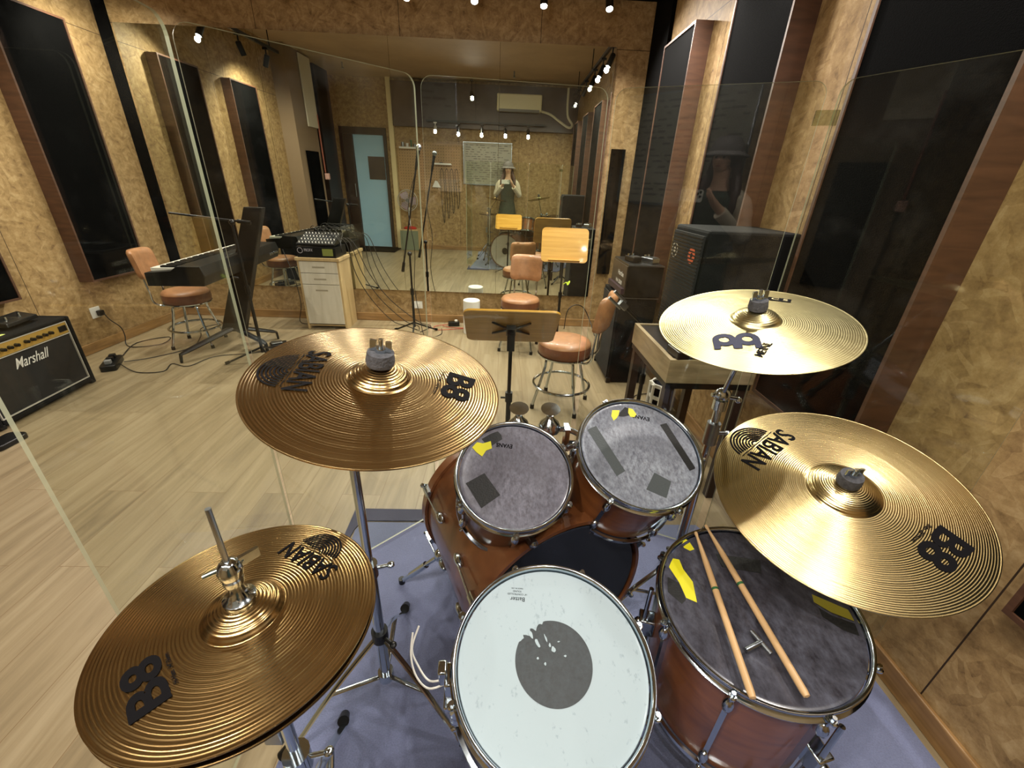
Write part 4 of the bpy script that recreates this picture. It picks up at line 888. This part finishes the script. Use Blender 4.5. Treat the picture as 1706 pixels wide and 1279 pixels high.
obj('white_keys', b, M_key, t, smooth=False)['kind'] = 'stuff'
b = MB()
for i in range(51):
    if i % 7 in (2, 6): continue
    y = -.61+(i+1)*.0235; b.box(-.13, -.035, y-.006, y+.006, .112, .124)
obj('black_keys', b, M_black, t, smooth=False)['kind'] = 'stuff'
for yy in (.45, .50, .55, .60):
    b = MB(); b.cyl((.17, yy, .055), (.20, yy, .055), .009); obj('jack_plug', b, M_chrome, t)
obj('music_rest', MB().tube([(.14, -.25, .13), (.16, -.25, .145), (.16, .25, .145), (.14, .25, .13)], .003, 6), M_steel, t)
# column keyboard stand
t = thing('keyboard_stand', 'black column stand with splayed feet holding the digital piano', 'keyboard stand', loc=(-2.33, 3.62, 0))
def blade(p0, p1, w0, w1, d0, d1):
    p0 = Vector(p0); p1 = Vector(p1); vs = []
    for p, w, d in ((p0, w0, d0), (p1, w1, d1)):
        vs += [p+Vector((-w/2, -d/2, 0)), p+Vector((w/2, -d/2, 0)), p+Vector((w/2, d/2, 0)), p+Vector((-w/2, d/2, 0))]
    return MB().add(vs, [(3, 2, 1, 0), (4, 5, 6, 7), (0, 1, 5, 4), (1, 2, 6, 5), (2, 3, 7, 6), (3, 0, 4, 7)])
obj('column', blade((-.03, -.02, .16), (.375, -.02, 1.19), .20, .145, .07, .06), M_black, t, smooth=False, bevel=.006)
for yy in (-.2, .2):
    b = MB(); b.tube([(.16, 0, .62), (.05, yy*.8, .675), (-.15, yy*1.2, .685)], .014, 8); obj('support_arm', b, M_black, t)
for (x, y) in ((-.27, -.40), (.20, .22), (-.25, .38), (.26, -.10)):
    b = MB(); b.tube([(-.03, -.02, .19), (x*.9, y*.9, .085), (x, y, .07), (x*1.02, y*1.02, .004)], [.036, .026, .02, .016], 8, flat=.6); obj('foot_leg', b, M_black, t)
# small pedal + its board
t = thing('sustain_pedal', 'small black sustain pedal under the keyboard stand with shiny switch', 'pedal', loc=(-2.03, 3.66, 0), rz=.6)
obj('base', MB().box(-.07, .07, -.05, .05, .0, .03), M_black, t, smooth=False, bevel=.005); obj('footplate', MB().box(-.06, .03, -.035, .035, .035, .045), M_steel, t, smooth=False, bevel=.003)

# ================================================================= MIC STANDS
def mic_stand(x, y, zj, tip, tail, label, legs=.25, foot_a=.4, mic=True, clamp_r=.016, h0=.08):
    t = thing('microphone_stand', label, 'microphone stand', loc=(x, y, 0)); o_ = Vector((x, y, 0)); tip = Vector(tip)-o_; tail = Vector(tail)-o_
    obj('pole', MB().cyl((0, 0, h0), (0, 0, zj), .0095), M_black, t); obj('lower_pole', MB().cyl((0, 0, h0), (0, 0, zj*.55), .0125), M_black, t)
    b = MB(); b.ball((0, 0, zj), .022, (1, 1, 1), 12); b.cyl((0, 0, zj*.55-.03), (0, 0, zj*.55+.03), .018); obj('clutch', b, M_black, t)
    d = (tip-tail).normalized(); obj('boom', MB().cyl(tail, tip, .0078), M_black, t); obj('counterweight', MB().cyl(tail, tail+d*.09, .014), M_black, t)
    for i in range(3):
        a = foot_a+2*PI*i/3; c, s = math.cos(a), math.sin(a); b = MB(); b.tube([(.012*c, .012*s, h0+.04), (legs*.96*c, legs*.96*s, .016), (legs*c, legs*s, .012)], .0085, 8); lg = obj('leg', b, M_black, t)
        b = MB(); b.cyl((legs*.93*c, legs*.93*s, .020), ((legs+.012)*c, (legs+.012)*s, .012), .012); obj('rubber_foot', b, M_blackm, lg)
    if mic:
        m_ = thing('microphone', 'handheld microphone clipped on the %s' % mic, 'microphone', M=frame(Vector(tip)+o_+d*.012, d, (0, 0, 1)))
        obj('body', MB().lathe([(.010, -.02), (.0115, .0), (.014, .10), (.017, .13)], 18), M_black, m_); obj('grille_ball', MB().ball((0, 0, .155), .0255, (1, 1, 1.05), 16), M_steel, m_)
    return t
mic_stand(-.865, 4.10, .80, (-.76, 4.09, 1.52), (-.945, 4.11, .63), 'black boom microphone stand before the mirror in the middle', .24, .6, 'boom stand in front of the mirror')
cable([(-.76, 4.07, 1.5), (-.84, 4.04, 1.2), (-.80, 4.02, .85), (-.83, 4.05, .5), (-.79, 4.03, .2), (-.74, 4.0, .008), (-.6, 4.1, .007), (-.62, 4.3, .007)], .0035, 'black cable hanging down along the middle boom microphone stand')
mic_stand(-1.98, 3.30, 1.10, (-2.40, 3.28, 1.15), (-1.85, 3.31, 1.10), 'black boom stand behind the shield with its boom level over the keyboard', .27, 1.4, None)
# mic stand by the right amplifiers
mic_stand(.90, 2.33, .66, (.70, 2.29, .83), (1.02, 2.40, .56), 'black boom stand with large clip beside the amplifier stack on the right', .20, .2, None)
t = thing('microphone_clip', 'grey metal clip on the boom end above the right stool', 'clip', M=frame((.695, 2.289, .834), Vector((-.20, -.04, .17)), (0, 0, 1)))
b = MB(); b.box(-.018, .018, -.012, .012, -.03, .03); obj('clip_body', b, M_steel, t, bevel=.004)
for sx in (-1, 1):
    b = MB(); b.cyl((sx*.022, 0, .0), (sx*.022, 0, .10), .009); obj('clip_jaw', b, M_steel, t)

# ================================================================= DRAWER CABINET + MIXER
t = thing('drawer_cabinet', 'pale wood drawer cabinet standing against the mirror', 'cabinet', loc=(-1.775, 4.325, 0))
X0, X1, Y0, Y1, ZT = -.20, .20, -.15, .165, .72
b = MB(); b.box(X0, X0+.018, Y0, Y1, .0, ZT-.03); b.box(X1-.018, X1, Y0, Y1, .0, ZT-.03); b.box(X0+.018, X1-.018, Y1-.01, Y1, .02, ZT-.03); b.box(X0+.018, X1-.018, Y0+.02, Y1-.01, .03, .045); obj('carcass', b, M_cab, t, smooth=False)
obj('top', MB().box(X0-.012, X1+.012, Y0-.014, Y1+.0, ZT-.03, ZT), M_cab, t, smooth=False, bevel=.003)
for (z0, z1) in ((.575, .685), (.465, .570), (.06, .460)):
    d = obj('drawer', MB().box(X0+.019, X1-.019, Y0-.004, Y0+.014, z0, z1), M_cabw, t, smooth=False, bevel=.002)
    if z0 > .4 or True: obj('finger_recess', MB().box(-.06, .06, Y0-.0048, Y0-.0035, min(z1-.055, z1-.03)-.008, min(z1-.055, z1-.03)+.008), mat('recess_grey', (150, 142, 124), .6) if not bpy.data.materials.get('recess_grey') else bpy.data.materials['recess_grey'], d, smooth=False)
t = thing('mixer_case', 'black printed box under the audio mixer on the cabinet', 'box', loc=(-1.775, 4.30, ZT))
obj('case', MB().box(-.185, .185, -.125, .17, .001, .10), M_black, t, smooth=False, bevel=.004)
obj('brand_lettering', text_mb('PROFX', .038, Matrix.Translation((-.07, -.1255, .070)) @ Matrix.Rotation(PI/2, 4, 'X'), width=.08), mat('pale_print', (180, 176, 186), .5), t, smooth=False)
obj('round_badge', MB().add([(p.x, p.y, p.z) for p in []], []) if False else MB().lathe([(.022, 0), (.026, 0)], 24, Matrix.Translation((-.15, -.1256, .065)) @ Matrix.Rotation(PI/2, 4, 'X'), caps=False), bpy.data.materials['pale_print'], t, smooth=False)
obj('side_sticker', MB().box(.06, .16, -.1262, -.1252, .02, .085), mat('olive_sticker', (120, 128, 60), .6), t, smooth=False)
Mx_ = Matrix.Translation((-1.775, 4.30, ZT+.122)) @ Matrix.Rotation(.12, 4, 'X')
t = thing('audio_mixer', 'black audio mixer with rows of knobs on top of the box', 'mixer', M=Mx_)
b = MB(); b.add([(-.18, -.12, .0), (.18, -.12, .0), (.18, .15, .0), (-.18, .15, .0), (-.18, -.12, .02), (.18, -.12, .02), (.18, .15, .075), (-.18, .15, .075)], [(3, 2, 1, 0), (4, 5, 6, 7), (0, 1, 5, 4), (1, 2, 6, 5), (2, 3, 7, 6), (3, 0, 4, 7)]); obj('case', b, M_black, t, smooth=False, bevel=.003)
b = MB()
kb_ = 0
for j in range(7):
    for i in range(11):
        x = -.155+.031*i; y = -.095+.032*j; z = .02+(y+.12)/.27*.055
        b = MB(); b.cyl((x, y, z), (x, y, z+.012), .0062, .005, 8); b.cyl((x, y, z+.012), (x, y, z+.0135), .0035, seg=6); obj('knob', b, M_steel if j % 2 else M_white, t)
for i in range(5):
    b = MB(); x = -.12+.05*i; b.tube(smooth_path([(x, .11, .07), (x+.01, .12, .12), (x+.05, .10, .135), (x+.10+.03*i*.3, .06, .10), (.19+.01*i, .0-.02*i, .03), (.20+.01*i, -.02-.02*i, -.06)]), .003, 6); obj('patch_cable', b, M_cable, t)

# floor bits by the mirror
t = thing('power_adapter', 'black power adapter with white plug lying by the baseboard', 'power adapter', loc=(-.50, 4.42, 0), rz=.2)
obj('body', MB().box(-.06, .06, -.03, .03, .0, .05), M_black, t, smooth=False, bevel=.006); obj('plug', MB().box(.01, .04, -.03, .0, .051, .07), M_white, t, smooth=False, bevel=.003)
cable([(-.56, 4.41, .02), (-.70, 4.36, .006), (-.66, 4.25, .006), (-.5, 4.28, .006), (-.38, 4.33, .006), (-.55, 4.33, .012), (-.62, 4.40, .01)], .003, 'red cable curled on the floor by the baseboard', M_red)
t = thing('paper_roll', 'white paper roll standing upright in front of the mirror', 'paper roll', loc=(-.29, 4.22, 0))
obj('roll', MB().lathe([(.025, .345), (.080, .348), (.086, .342), (.086, .0)], 40), M_white, t); obj('core', MB().lathe([(.0245, .346), (.0245, .33), (1e-5, .33)], 24, caps=False), M_grey, t)
t = thing('wall_socket', 'white wall socket low on the far wall behind the microphone stand', 'socket', loc=(-.90, YF+.03, .19)); obj('faceplate', MB().box(-.045, .045, -.008, -.0005, -.04, .04), M_white, t, smooth=False, bevel=.002); obj('rocker_switch', MB().box(-.012, .012, -.012, -.0085, -.02, .02), M_white, t, smooth=False)

# ================================================================= RIGHT: amplifier stack, bench, big cabinet
t = thing('speaker_cabinet', 'tall black speaker cabinet under the small amplifier head', 'speaker cabinet', loc=(1.03, 3.28, 0))
obj('body', MB().box(-.14, .145, -.24, .24, .006, .70), M_tolex, t, smooth=False, bevel=.008); obj('grille', MB().box(-.150, -.141, -.215, .215, .03, .675), M_grille, t, smooth=False)
obj('trim_strip', MB().box(-.145, .15, -.246, -.240, .694, .702), M_steel, t, smooth=False)
for (y, z) in ((-.235, .02), (.235, .02)): obj('corner_guard', MB().box(-.152, -.12, y-.012, y+.012, .0, .045), M_black, t, smooth=False, bevel=.004)
t = thing('amplifier_head', 'small black amplifier head on top of the narrow speaker cabinet', 'amplifier', loc=(1.05, 3.24, .704))
obj('case', MB().box(-.13, .13, -.21, .21, .004, .235), M_black, t, smooth=False, bevel=.006); obj('front_panel', MB().box(-.137, -.131, -.20, .20, .02, .22), mat('dark_bronze_panel', (58, 48, 38), .45), t, smooth=False); obj('lower_lip', MB().box(-.16, -.1375, -.20, .20, .02, .06), mat('plum_strip', (52, 34, 44), .4), t, smooth=False)
Mz = Matrix.Translation((-.138, -.06, .15)) @ Matrix.Rotation(-PI/2, 4, 'Z') @ Matrix.Rotation(PI/2, 4, 'X')
obj('brand_lettering', text_mb('Hartke', .05, Mz, width=.15, offset=.001), bpy.data.materials['script_white'], t, smooth=False)
obj('model_lettering', text_mb('HA 3500', .04, Matrix.Translation((-.138, -.03, .085)) @ Matrix.Rotation(-PI/2, 4, 'Z') @ Matrix.Rotation(PI/2, 4, 'X'), width=.17, offset=.001), bpy.data.materials['script_white'], t, smooth=False)
obj('edge_strip', MB().box(-.135, .13, -.216, -.211, .225, .235), M_steel, t, smooth=False)
for i, (x, y, lab) in enumerate(((-.06, -.05, 'left of two'), (.06, -.08, 'right of two'))):
    p = thing('effects_pedal', 'small silver and black effects pedal on the amplifier head, %s' % lab, 'pedal', loc=(1.05+x, 3.24+y, .942), rz=.3+.2*i, group='pedals on the amplifier head')
    obj('case', MB().box(-.035, .035, -.06, .06, .0, .035), M_black if i == 0 else M_steel, p, smooth=False, bevel=.004); obj('plate', MB().box(-.030, .030, -.05, .0, .036, .040), M_steel, p, smooth=False)
    for sx in (-.018, .018): obj('knob', MB().cyl((sx, .035, .035), (sx, .035, .052), .008), M_chrome, p)
# bench
BX0, BX1, BY0, BY1, BZ = .745, 1.14, 1.65, 2.185, .765
t = thing('wooden_bench', 'dark wooden bench with a deep pale rim carrying the big speaker cabinet', 'bench', loc=(BX0, BY0, 0)); w, d = BX1-BX0, BY1-BY0
b = MB(); z0, z1 = .655, BZ
b.box(0, w, 0, .02, z0, z1); b.box(0, .02, .02, d, z0, z1); b.box(w-.02, w, .02, d, z0, z1); b.box(.02, w-.02, d-.02, d, z0, z1); obj('rim', b, wood('bench_rim', (126, 110, 84), (160, 142, 112), (4, 4, 30), .4), t, smooth=False)
obj('bench_top', MB().box(.02, w-.02, .02, d-.02, z1-.03, z1-.006), M_black, t, smooth=False); obj('under_frame', MB().box(.004, w-.004, .004, d-.004, z0-.03, z0-.001), M_black, t, smooth=False)
for (x, y) in ((.01, .01), (w-.05, .01), (.01, d-.05), (w-.05, d-.05)): obj('leg', MB().box(x, x+.04, y, y+.04, 0, z0-.03), M_dark, t, smooth=False)
t = thing('speaker_cabinet', 'big black bass speaker cabinet with grille on the bench by the right wall', 'speaker cabinet', loc=(1.07, 2.02, BZ+.0005))
obj('body', MB().box(-.20, .205, -.20, .165, .0, .515), M_tolex, t, smooth=False, bevel=.012); obj('grille', MB().box(-.211, -.201, -.18, .145, .03, .49), M_grille, t, smooth=False)
b = MB(); b.lathe([(.028, 0), (.036, 0)], 24, Matrix.Translation((-.2125, .10, .40)) @ Matrix.Rotation(-PI/2, 4, 'Y'), caps=False); b.lathe([(1e-5, 0), (.014, 0)], 16, Matrix.Translation((-.2125, .10, .40)) @ Matrix.Rotation(-PI/2, 4, 'Y'), caps=False); obj('round_sticker', b, M_piping, t, smooth=False)
b = MB(); b.lathe([(.012, 0), (.036, 0)], 24, Matrix.Translation((-.2125, -.10, .40)) @ Matrix.Rotation(-PI/2, 4, 'Y'), caps=False); obj('orange_sticker', b, M_orangep, t, smooth=False)
b = MB()
for i in range(30): b.box(-.2135, -.2112, -.178, .143, .034+.0152*i, .040+.0152*i)
g_ = obj('grille_bars', b, M_black, t, smooth=False); g_['kind'] = 'stuff'
t = thing('effects_pedal', 'black multi-effects unit on the front of the bench', 'pedal', loc=(.86, 1.71, BZ-.006), rz=.1)
obj('case', MB().box(-.09, .10, -.05, .06, .0, .04), M_black, t, smooth=False, bevel=.005); obj('display', MB().box(-.06, .0, -.02, .03, .041, .043), mat('dim_blue_display', (90, 104, 120), .2), t, smooth=False)
# octagonal lantern
t = thing('octagonal_holder', 'white octagonal slatted holder with dark windows under the bench', 'holder', loc=(1.17, 2.63, 0))
oc = [(.085*math.cos(PI/8+PI/4*k), .085*math.sin(PI/8+PI/4*k)) for k in range(8)]; oi = [(x*.86, y*.86) for x, y in oc]
b = MB().prism(oi, .01, .19); obj('core', b, M_blackm, t, smooth=False)
b = MB()
for z0, z1 in ((0, .03), (.09, .115), (.18, .205)):
    n = 8; vs = [(x, y, z) for z in (z0, z1) for x, y in oc]+[(x, y, z) for z in (z0, z1) for x, y in oi]
    b.add(vs, [(k, (k+1) % 8, 8+(k+1) % 8, 8+k) for k in range(8)]+[(8+k, 8+(k+1) % 8, 24+(k+1) % 8, 24+k) for k in range(8)]+[(16+k, 24+k, 24+(k+1) % 8, 16+(k+1) % 8) for k in range(8)]+[(k, 16+k, 16+(k+1) % 8, (k+1) % 8) for k in range(8)])
for x, y in oc: b.cyl((x*.97, y*.97, 0), (x*.97, y*.97, .2), .012, seg=6)
obj('lattice', b, M_white, t, smooth=False)
cable([(1.0, 2.60, .008), (1.04, 2.70, .008), (1.06, 2.56, .008), (1.02, 2.45, .008), (.97, 2.55, .012), (1.05, 2.80, .008), (1.24, 2.85, .008)], .004, 'black cable coiled on the floor by the right wall')
cable([(.72, 4.40, .008), (.74, 4.42, .20), (.82, 4.44, .27), (.92, 4.44, .24), (1.0, 4.4, .10), (1.02, 4.2, .008)], .005, 'thick black cable arching up near the right end of the mirror')

# ================================================================= BACK WALL (seen in the mirror)
t = thing('air_conditioner', 'white split air conditioner on the dark beam, seen in the mirror', 'air conditioner', loc=(.17, YB+.14, 2.60))
b = MB(); b.box(-.42, .42, .001, .20, .0, .27); obj('body', b, mat('cream_plastic', (226, 218, 184), .4), t, smooth=False, bevel=.02); obj('louvre', MB().box(-.38, .38, .14, .203, -.012, .03), M_grey, t, smooth=False, bevel=.004)
o = obj('conduit_pipe', MB().tube(smooth_path([(.60, YB+.16, 2.63), (.78, YB+.18, 2.58), (.98, YB+.2, 2.46), (1.14, YB+.22, 2.38), (1.2, YB+.18, 2.44), (1.10, YB+.17, 2.60), (1.08, YB+.17, 3.02)]), .022, 10), mat('pipe_wrap', (220, 214, 190), .6)); tag(o, 'white wrapped pipe from the air conditioner, seen in the mirror', 'pipe')
t = thing('whiteboard', 'whiteboard covered with faint writing on the back wall, seen in the mirror', 'whiteboard', loc=(-.43, YB+.003, 1.34))
obj('board', MB().box(-.48, .48, .0, .012, .0, .74), M_board, t, smooth=False)
b = MB(); b.box(-.49, .49, .0, .02, -.012, .0); b.box(-.49, .49, .0, .02, .74, .752); b.box(-.49, -.48, .0, .02, .0, .74); b.box(.48, .49, .0, .02, .0, .74); b.box(-.3, .2, .0, .05, -.02, -.012); obj('frame', b, M_steel, t, smooth=False)
b = MB(); rnd = random.Random(3)
for r_ in range(17):
    x = -.44
    while x < .42:
        L_ = rnd.uniform(.02, .11)
        if rnd.random() < .8: b.box(x, min(x+L_, .45), .0122, .0128, .69-r_*.040, .70-r_*.040+rnd.uniform(0, .006))
        x += L_+rnd.uniform(.01, .06)
q = obj('handwriting', b, mat('marker_ink', (110, 104, 96), .6), t, smooth=False); q['kind'] = 'stuff'
# pegboard
t = thing('pegboard', 'perforated pegboard with shelves on the back wall, seen in the mirror', 'pegboard', loc=(-1.60, YB+.002, 1.18))
obj('board', MB().box(-.64, .64, .0, .012, .0, .86), mat('pegboard_tan', (170, 138, 96), .6), t, smooth=False)
b = MB()
for i in range(24):
    for j in range(16): b.box(-.60+i*.052-.006, -.60+i*.052+.006, .0122, .0126, .04+j*.052-.006, .04+j*.052+.006)
q = obj('peg_holes', b, M_dark, t, smooth=False); q['kind'] = 'stuff'
for (x, z, lab, wd) in ((-2.0, 1.92, 'upper pale shelf on the pegboard holding cups, seen in the mirror', .34), (-1.32, 1.66, 'lower pale shelf on the pegboard, seen in the mirror', .34)):
    t = thing('wall_shelf', lab, 'shelf', loc=(x, YB+.016, z)); obj('board', MB().box(-wd/2, wd/2, .0, .14, .0, .012), M_white, t, smooth=False); obj('lip', MB().box(-wd/2, wd/2, .141, .146, .0, .03), M_white, t, smooth=False)
for i, (x, h, r, mt_) in enumerate(((-2.11, .10, .03, M_steel), (-2.02, .08, .028, M_white), (-1.94, .14, .02, M_green), (-1.87, .07, .03, M_steel))):
    o = obj('cup', MB().lathe([(r*.85, 0), (r, h), (r*.9, h), (r*.76, .004)], 20), mt_); o.location = (x, YB+.09, 1.934); tag(o, '%s cup on the upper pegboard shelf, %s' % (('tall steel', 'short white', 'slim green', 'short steel')[i], ('leftmost in the room view', 'next to the green one', 'tallest one', 'last in the row')[i]), 'cup', 'cups on the pegboard shelf')
o = obj('tape_roll', MB().lathe([(.018, 0), (.035, 0), (.035, .03), (.018, .03)], 24, closed=True), M_black); o.location = (-1.36, YB+.09, 1.674); tag(o, 'black tape roll on the lower pegboard shelf', 'tape')
for i, x in enumerate((-1.36, -1.26, -1.16, -1.06)):
    o = obj('hanging_cable', MB().tube(smooth_path([(x, YB+.03, 1.60), (x-.03, YB+.04, 1.50), (x-.02+.01*i, YB+.035, 1.0), (x+.02, YB+.04, .55+.1*i), (x+.05, YB+.035, 1.0), (x+.03, YB+.04, 1.50), (x, YB+.03, 1.60)]), .005, 6), M_cable)
    tag(o, 'black cable loop hung on the pegboard, %s' % ('nearest the door', 'second from the door', 'third from the door', 'farthest from the door')[i], 'cable', 'cable loops on the pegboard')
o = obj('folded_cloth', MB().add([(-.09, 0, 0), (.09, 0, 0), (.02, 0, .12), (-.03, 0, .13), (-.09, .04, 0), (.09, .04, 0), (.02, .02, .12), (-.03, .02, .13)], [(0, 3, 2, 1), (4, 5, 6, 7), (0, 1, 5, 4), (1, 2, 6, 5), (2, 3, 7, 6), (3, 0, 4, 7)]), M_white, smooth=False, bevel=.01); o.location = (-1.48, YB+.016, 1.24); tag(o, 'white folded cloth hung on the pegboard, seen in the mirror', 'cloth')
# white cabinet with fan
t = thing('side_cabinet', 'pale side cabinet under the fan by the back wall, seen in the mirror', 'cabinet', loc=(-2.03, YB+.22, 0)); obj('body', MB().box(-.19, .19, -.19, .17, .0, .43), M_cab, t, smooth=False); obj('door', MB().box(-.185, .185, .171, .185, .02, .41), mat('green_grey_door', (112, 120, 100), .5), t, smooth=False)
t = thing('desk_fan', 'desk fan with red base on the side cabinet, seen in the mirror', 'fan', loc=(-2.04, YB+.22, .432))
obj('base', MB().lathe([(.13, 0), (.135, .02), (.10, .04), (.03, .05)], 30), M_red, t); obj('neck', MB().cyl((0, 0, .04), (0, 0, .42), .018), M_white, t)
b = MB(); b.cyl((0, -.05, .55), (0, .06, .55), .05); obj('motor', b, M_grey, t)
b = MB()
for rr_ in (.05, .09, .13, .17, .20): b.tube([(rr_*math.cos(2*PI*k/36), .115-rr_*.18, .55+rr_*math.sin(2*PI*k/36)) for k in range(36)], .003 if rr_ < .19 else .008, 6, closed=True)
for k in range(18):
    a = 2*PI*k/18; b.tube([(.03*math.cos(a), .112, .55+.03*math.sin(a)), (.2*math.cos(a), .079, .55+.2*math.sin(a))], .0018, 5)
obj('guard', b, M_piping, t)
for k in range(3):
    a = 2*PI*k/3; b = MB(); vs = []
    for rr_, w_ in ((.03, .03), (.10, .08), (.17, .07)):
        for s in (-1, 1): vs.append((rr_*math.cos(a)-s*w_*math.sin(a), .085+s*.012, .55+rr_*math.sin(a)+s*w_*math.cos(a)))
    b.add(vs+[(x, y+.003, z) for x, y, z in vs], [(0, 2, 3, 1), (2, 4, 5, 3), (7, 9, 8, 6), (9, 11, 10, 8), (0, 1, 7, 6), (4, 10, 11, 5), (0, 6, 8, 2), (2, 8, 10, 4), (1, 3, 9, 7), (3, 5, 11, 9)]); obj('fan_blade', b, mat('mauve_blade', (150, 128, 140), .4) if k == 0 else bpy.data.materials['mauve_blade'], t)
for (x, y, lab) in ((-2.78, .55, 'ceiling sprinkler toward the door side, seen in the mirror'), (.06, .45, 'ceiling sprinkler above the drum kit, seen in the mirror')):
    t = thing('sprinkler', lab, 'sprinkler', loc=(x, y, ZC)); obj('pipe', MB().cyl((0, 0, 0), (0, 0, -.06), .012), M_steel, t); obj('deflector', MB().lathe([(1e-5, -.085), (.025, -.085), (.025, -.082), (.006, -.06)], 16), M_steel, t)
t = thing('hanging_screen', 'white roller panel on the left wall toward the door, seen in the mirror', 'screen', loc=(XL+.23, 1.02, 2.10)); obj('panel', MB().box(.0, .02, -.19, .19, .0, .95), mat('off_white_fabric', (206, 196, 176), .7), t, smooth=False)
o = obj('conduit_pipe', MB().tube([(XL+.25, .84, 2.3), (XL+.25, .83, 1.44)], .012, 8), mat('red_brown_pipe', (150, 84, 66), .5)); tag(o, 'thin reddish pipe down the left wall, seen in the mirror', 'pipe')
o = obj('pipe_valve', MB().box(-.03, .04, -.04, .04, -.05, .05), mat('pink_valve', (206, 160, 150), .5), smooth=False, bevel=.012); o.location = (XL+.27, .83, 1.38); tag(o, 'pale pink valve box at the end of the reddish pipe', 'valve')

# ================================================================= PERSON with phone (seen in the mirror)
def skin_body(name, chains, mt, parent=None, sub=2):
    vs, es, rad, idx = [], [], [], {}
    for ch in chains:
        prev = None
        for p, r in ch:
            key = tuple(round(c, 4) for c in p)
            if key not in idx: idx[key] = len(vs); vs.append(p); rad.append(r)
            k = idx[key]
            if prev is not None and prev != k: es.append((prev, k))
            prev = k
    me = bpy.data.meshes.new(name); me.from_pydata(vs, es, []); me.materials.append(mt)
    o = bpy.data.objects.new(name, me); C.objects.link(o); o.parent = parent
    sm = o.modifiers.new('skin', 'SKIN'); sm.use_smooth_shade = True
    for v, r in zip(me.skin_vertices[0].data, rad): v.radius = r if isinstance(r, tuple) else (r, r)
    me.skin_vertices[0].data[0].use_root = True
    s = o.modifiers.new('sub', 'SUBSURF'); s.levels = sub; s.render_levels = sub
    return o
M_skin = mat('skin', (206, 164, 136), .5); M_shirt = mat('dark_green_dress', (46, 58, 48), .8, noise=.25, nscale=30); M_sleeve = mat('pale_sleeve', (196, 184, 164), .8); M_hair = mat('brown_hair', (66, 40, 34), .55); M_cap = mat('grey_cap', (84, 78, 78), .8)
pt = thing('person', 'person in grey cap and dark green dress holding up a phone, seen in mirror', 'person', loc=(0, -.34, .010))
pel = ((0, 0, .90), (.135, .10)); ch = [[pel, ((0, 0, 1.05), (.115, .085)), ((0, .0, 1.22), (.135, .09)), ((0, -.005, 1.36), (.11, .08)), ((0, 0, 1.45), .05), ((0, .01, 1.53), .048), ((0, .015, 1.60), (.070, .085)), ((0, .01, 1.68), (.066, .08))]]
for s in (-1, 1):
    ch.append([((0, -.005, 1.36), (.11, .08)), ((s*.15, -.005, 1.375), .052), ((s*.235, .03, 1.16), .040), ((s*.085, .255, 1.355), .026), ((s*.072, .285, 1.372), (.030, .016))])
    palm = (s*.072, .285, 1.372)
    for j in range(4):
        ch.append([(palm, (.030, .016)), ((s*(.080-.004*j), .305, 1.392+.012*j), .0085), ((s*(.066-.004*j), .309, 1.398+.012*j), .008), ((s*(.048-.002*j), .309, 1.398+.012*j), .007)])
    ch.append([(palm, (.030, .016)), ((s*.060, .292, 1.395), .010), ((s*.05, .300, 1.412), .008)])
    ch.append([pel, ((s*.09, 0, .82), .085), ((s*.10, .01, .48), .055), ((s*.10, -.01, .09), .036), ((s*.105, .08, .035), .035), ((s*.11, .14, .03), .028)])
body = skin_body('body', ch, M_skin, pt)
b = MB(); b.lathe([(.085, 1.43), (.155, 1.39), (.165, 1.33), (.150, 1.20), (.135, 1.05), (.165, .92), (.20, .70), (.22, .50), (.215, .50), (.19, .70)], 32, Matrix.Diagonal((1, .72, 1, 1))); obj('dress', b, M_shirt, pt)
for s in (-1, 1):
    b = MB(); b.tube(smooth_path([(s*.11, -.005, 1.385), (s*.165, -.002, 1.36), (s*.21, .015, 1.25), (s*.238, .03, 1.155), (s*.19, .11, 1.21), (s*.12, .205, 1.30)], 4), [.062]*8+[.052]*6+[.044]*7, 12); obj('sleeve', b, M_sleeve, pt)
b = MB(); b.ball((0, -.005, 1.65), .098, (.92, 1, 1.08), 20); hr = obj('hair', b, M_hair, pt)
b = MB(); b.tube(smooth_path([(-.07, -.02, 1.62), (-.095, -.01, 1.50), (-.13, .045, 1.38), (-.12, .06, 1.28)]), [.03]*6+[.038]*6+[.03]*7, 10); b.tube(smooth_path([(.07, -.02, 1.62), (.095, -.01, 1.50), (.13, .045, 1.38), (.12, .06, 1.28)]), [.03]*6+[.038]*6+[.03]*7, 10); obj('hair_lengths', b, M_hair, pt)
b = MB(); b.ball((0, .055, 1.615), .062, (.95, .8, 1.25), 20); b.ball((0, .108, 1.605), .012, (1, 1, 1.4), 10); fc = obj('face', b, M_skin, pt)
for s in (-1, 1): obj('eye', MB().ball((s*.024, .098, 1.628), .009, (1.2, .6, .8), 10), M_dark, pt)
obj('mouth', MB().ball((0, .100, 1.578), .014, (1.2, .5, .4), 10), mat('lips', (170, 90, 84), .5), pt)
b = MB(); b.lathe([(1e-5, 1.762), (.06, 1.752), (.095, 1.715), (.105, 1.67), (.108, 1.66)], 28, Matrix.Translation((0, .005, 0)), caps=False); b.lathe([(.106, 1.664), (.108, 1.655), (.15, 1.635), (.148, 1.642)], 28, Matrix.Translation((0, .02, 0)), closed=True); obj('cap', b, M_cap, pt)
for s in (-1, 1): obj('shoe', MB().ball((s*.11, .06, .04), .05, (.9, 2.2, .8), 16), M_black, pt)
t = thing('smartphone', 'pale smartphone held up by the person, seen in mirror', 'phone', loc=(-.045, -.020, 1.405))
obj('body', MB().rrect(.155, .075, -.004, .004, .012, Matrix.Rotation(PI/2, 4, 'X')), mat('phone_white', (226, 224, 216), .25), t)
for (x, z) in ((.062, .022), (.062, -.004), (.045, .012)): obj('camera_lens', MB().cyl((x, .0045, z), (x, .0065, z), .008), M_black, t)
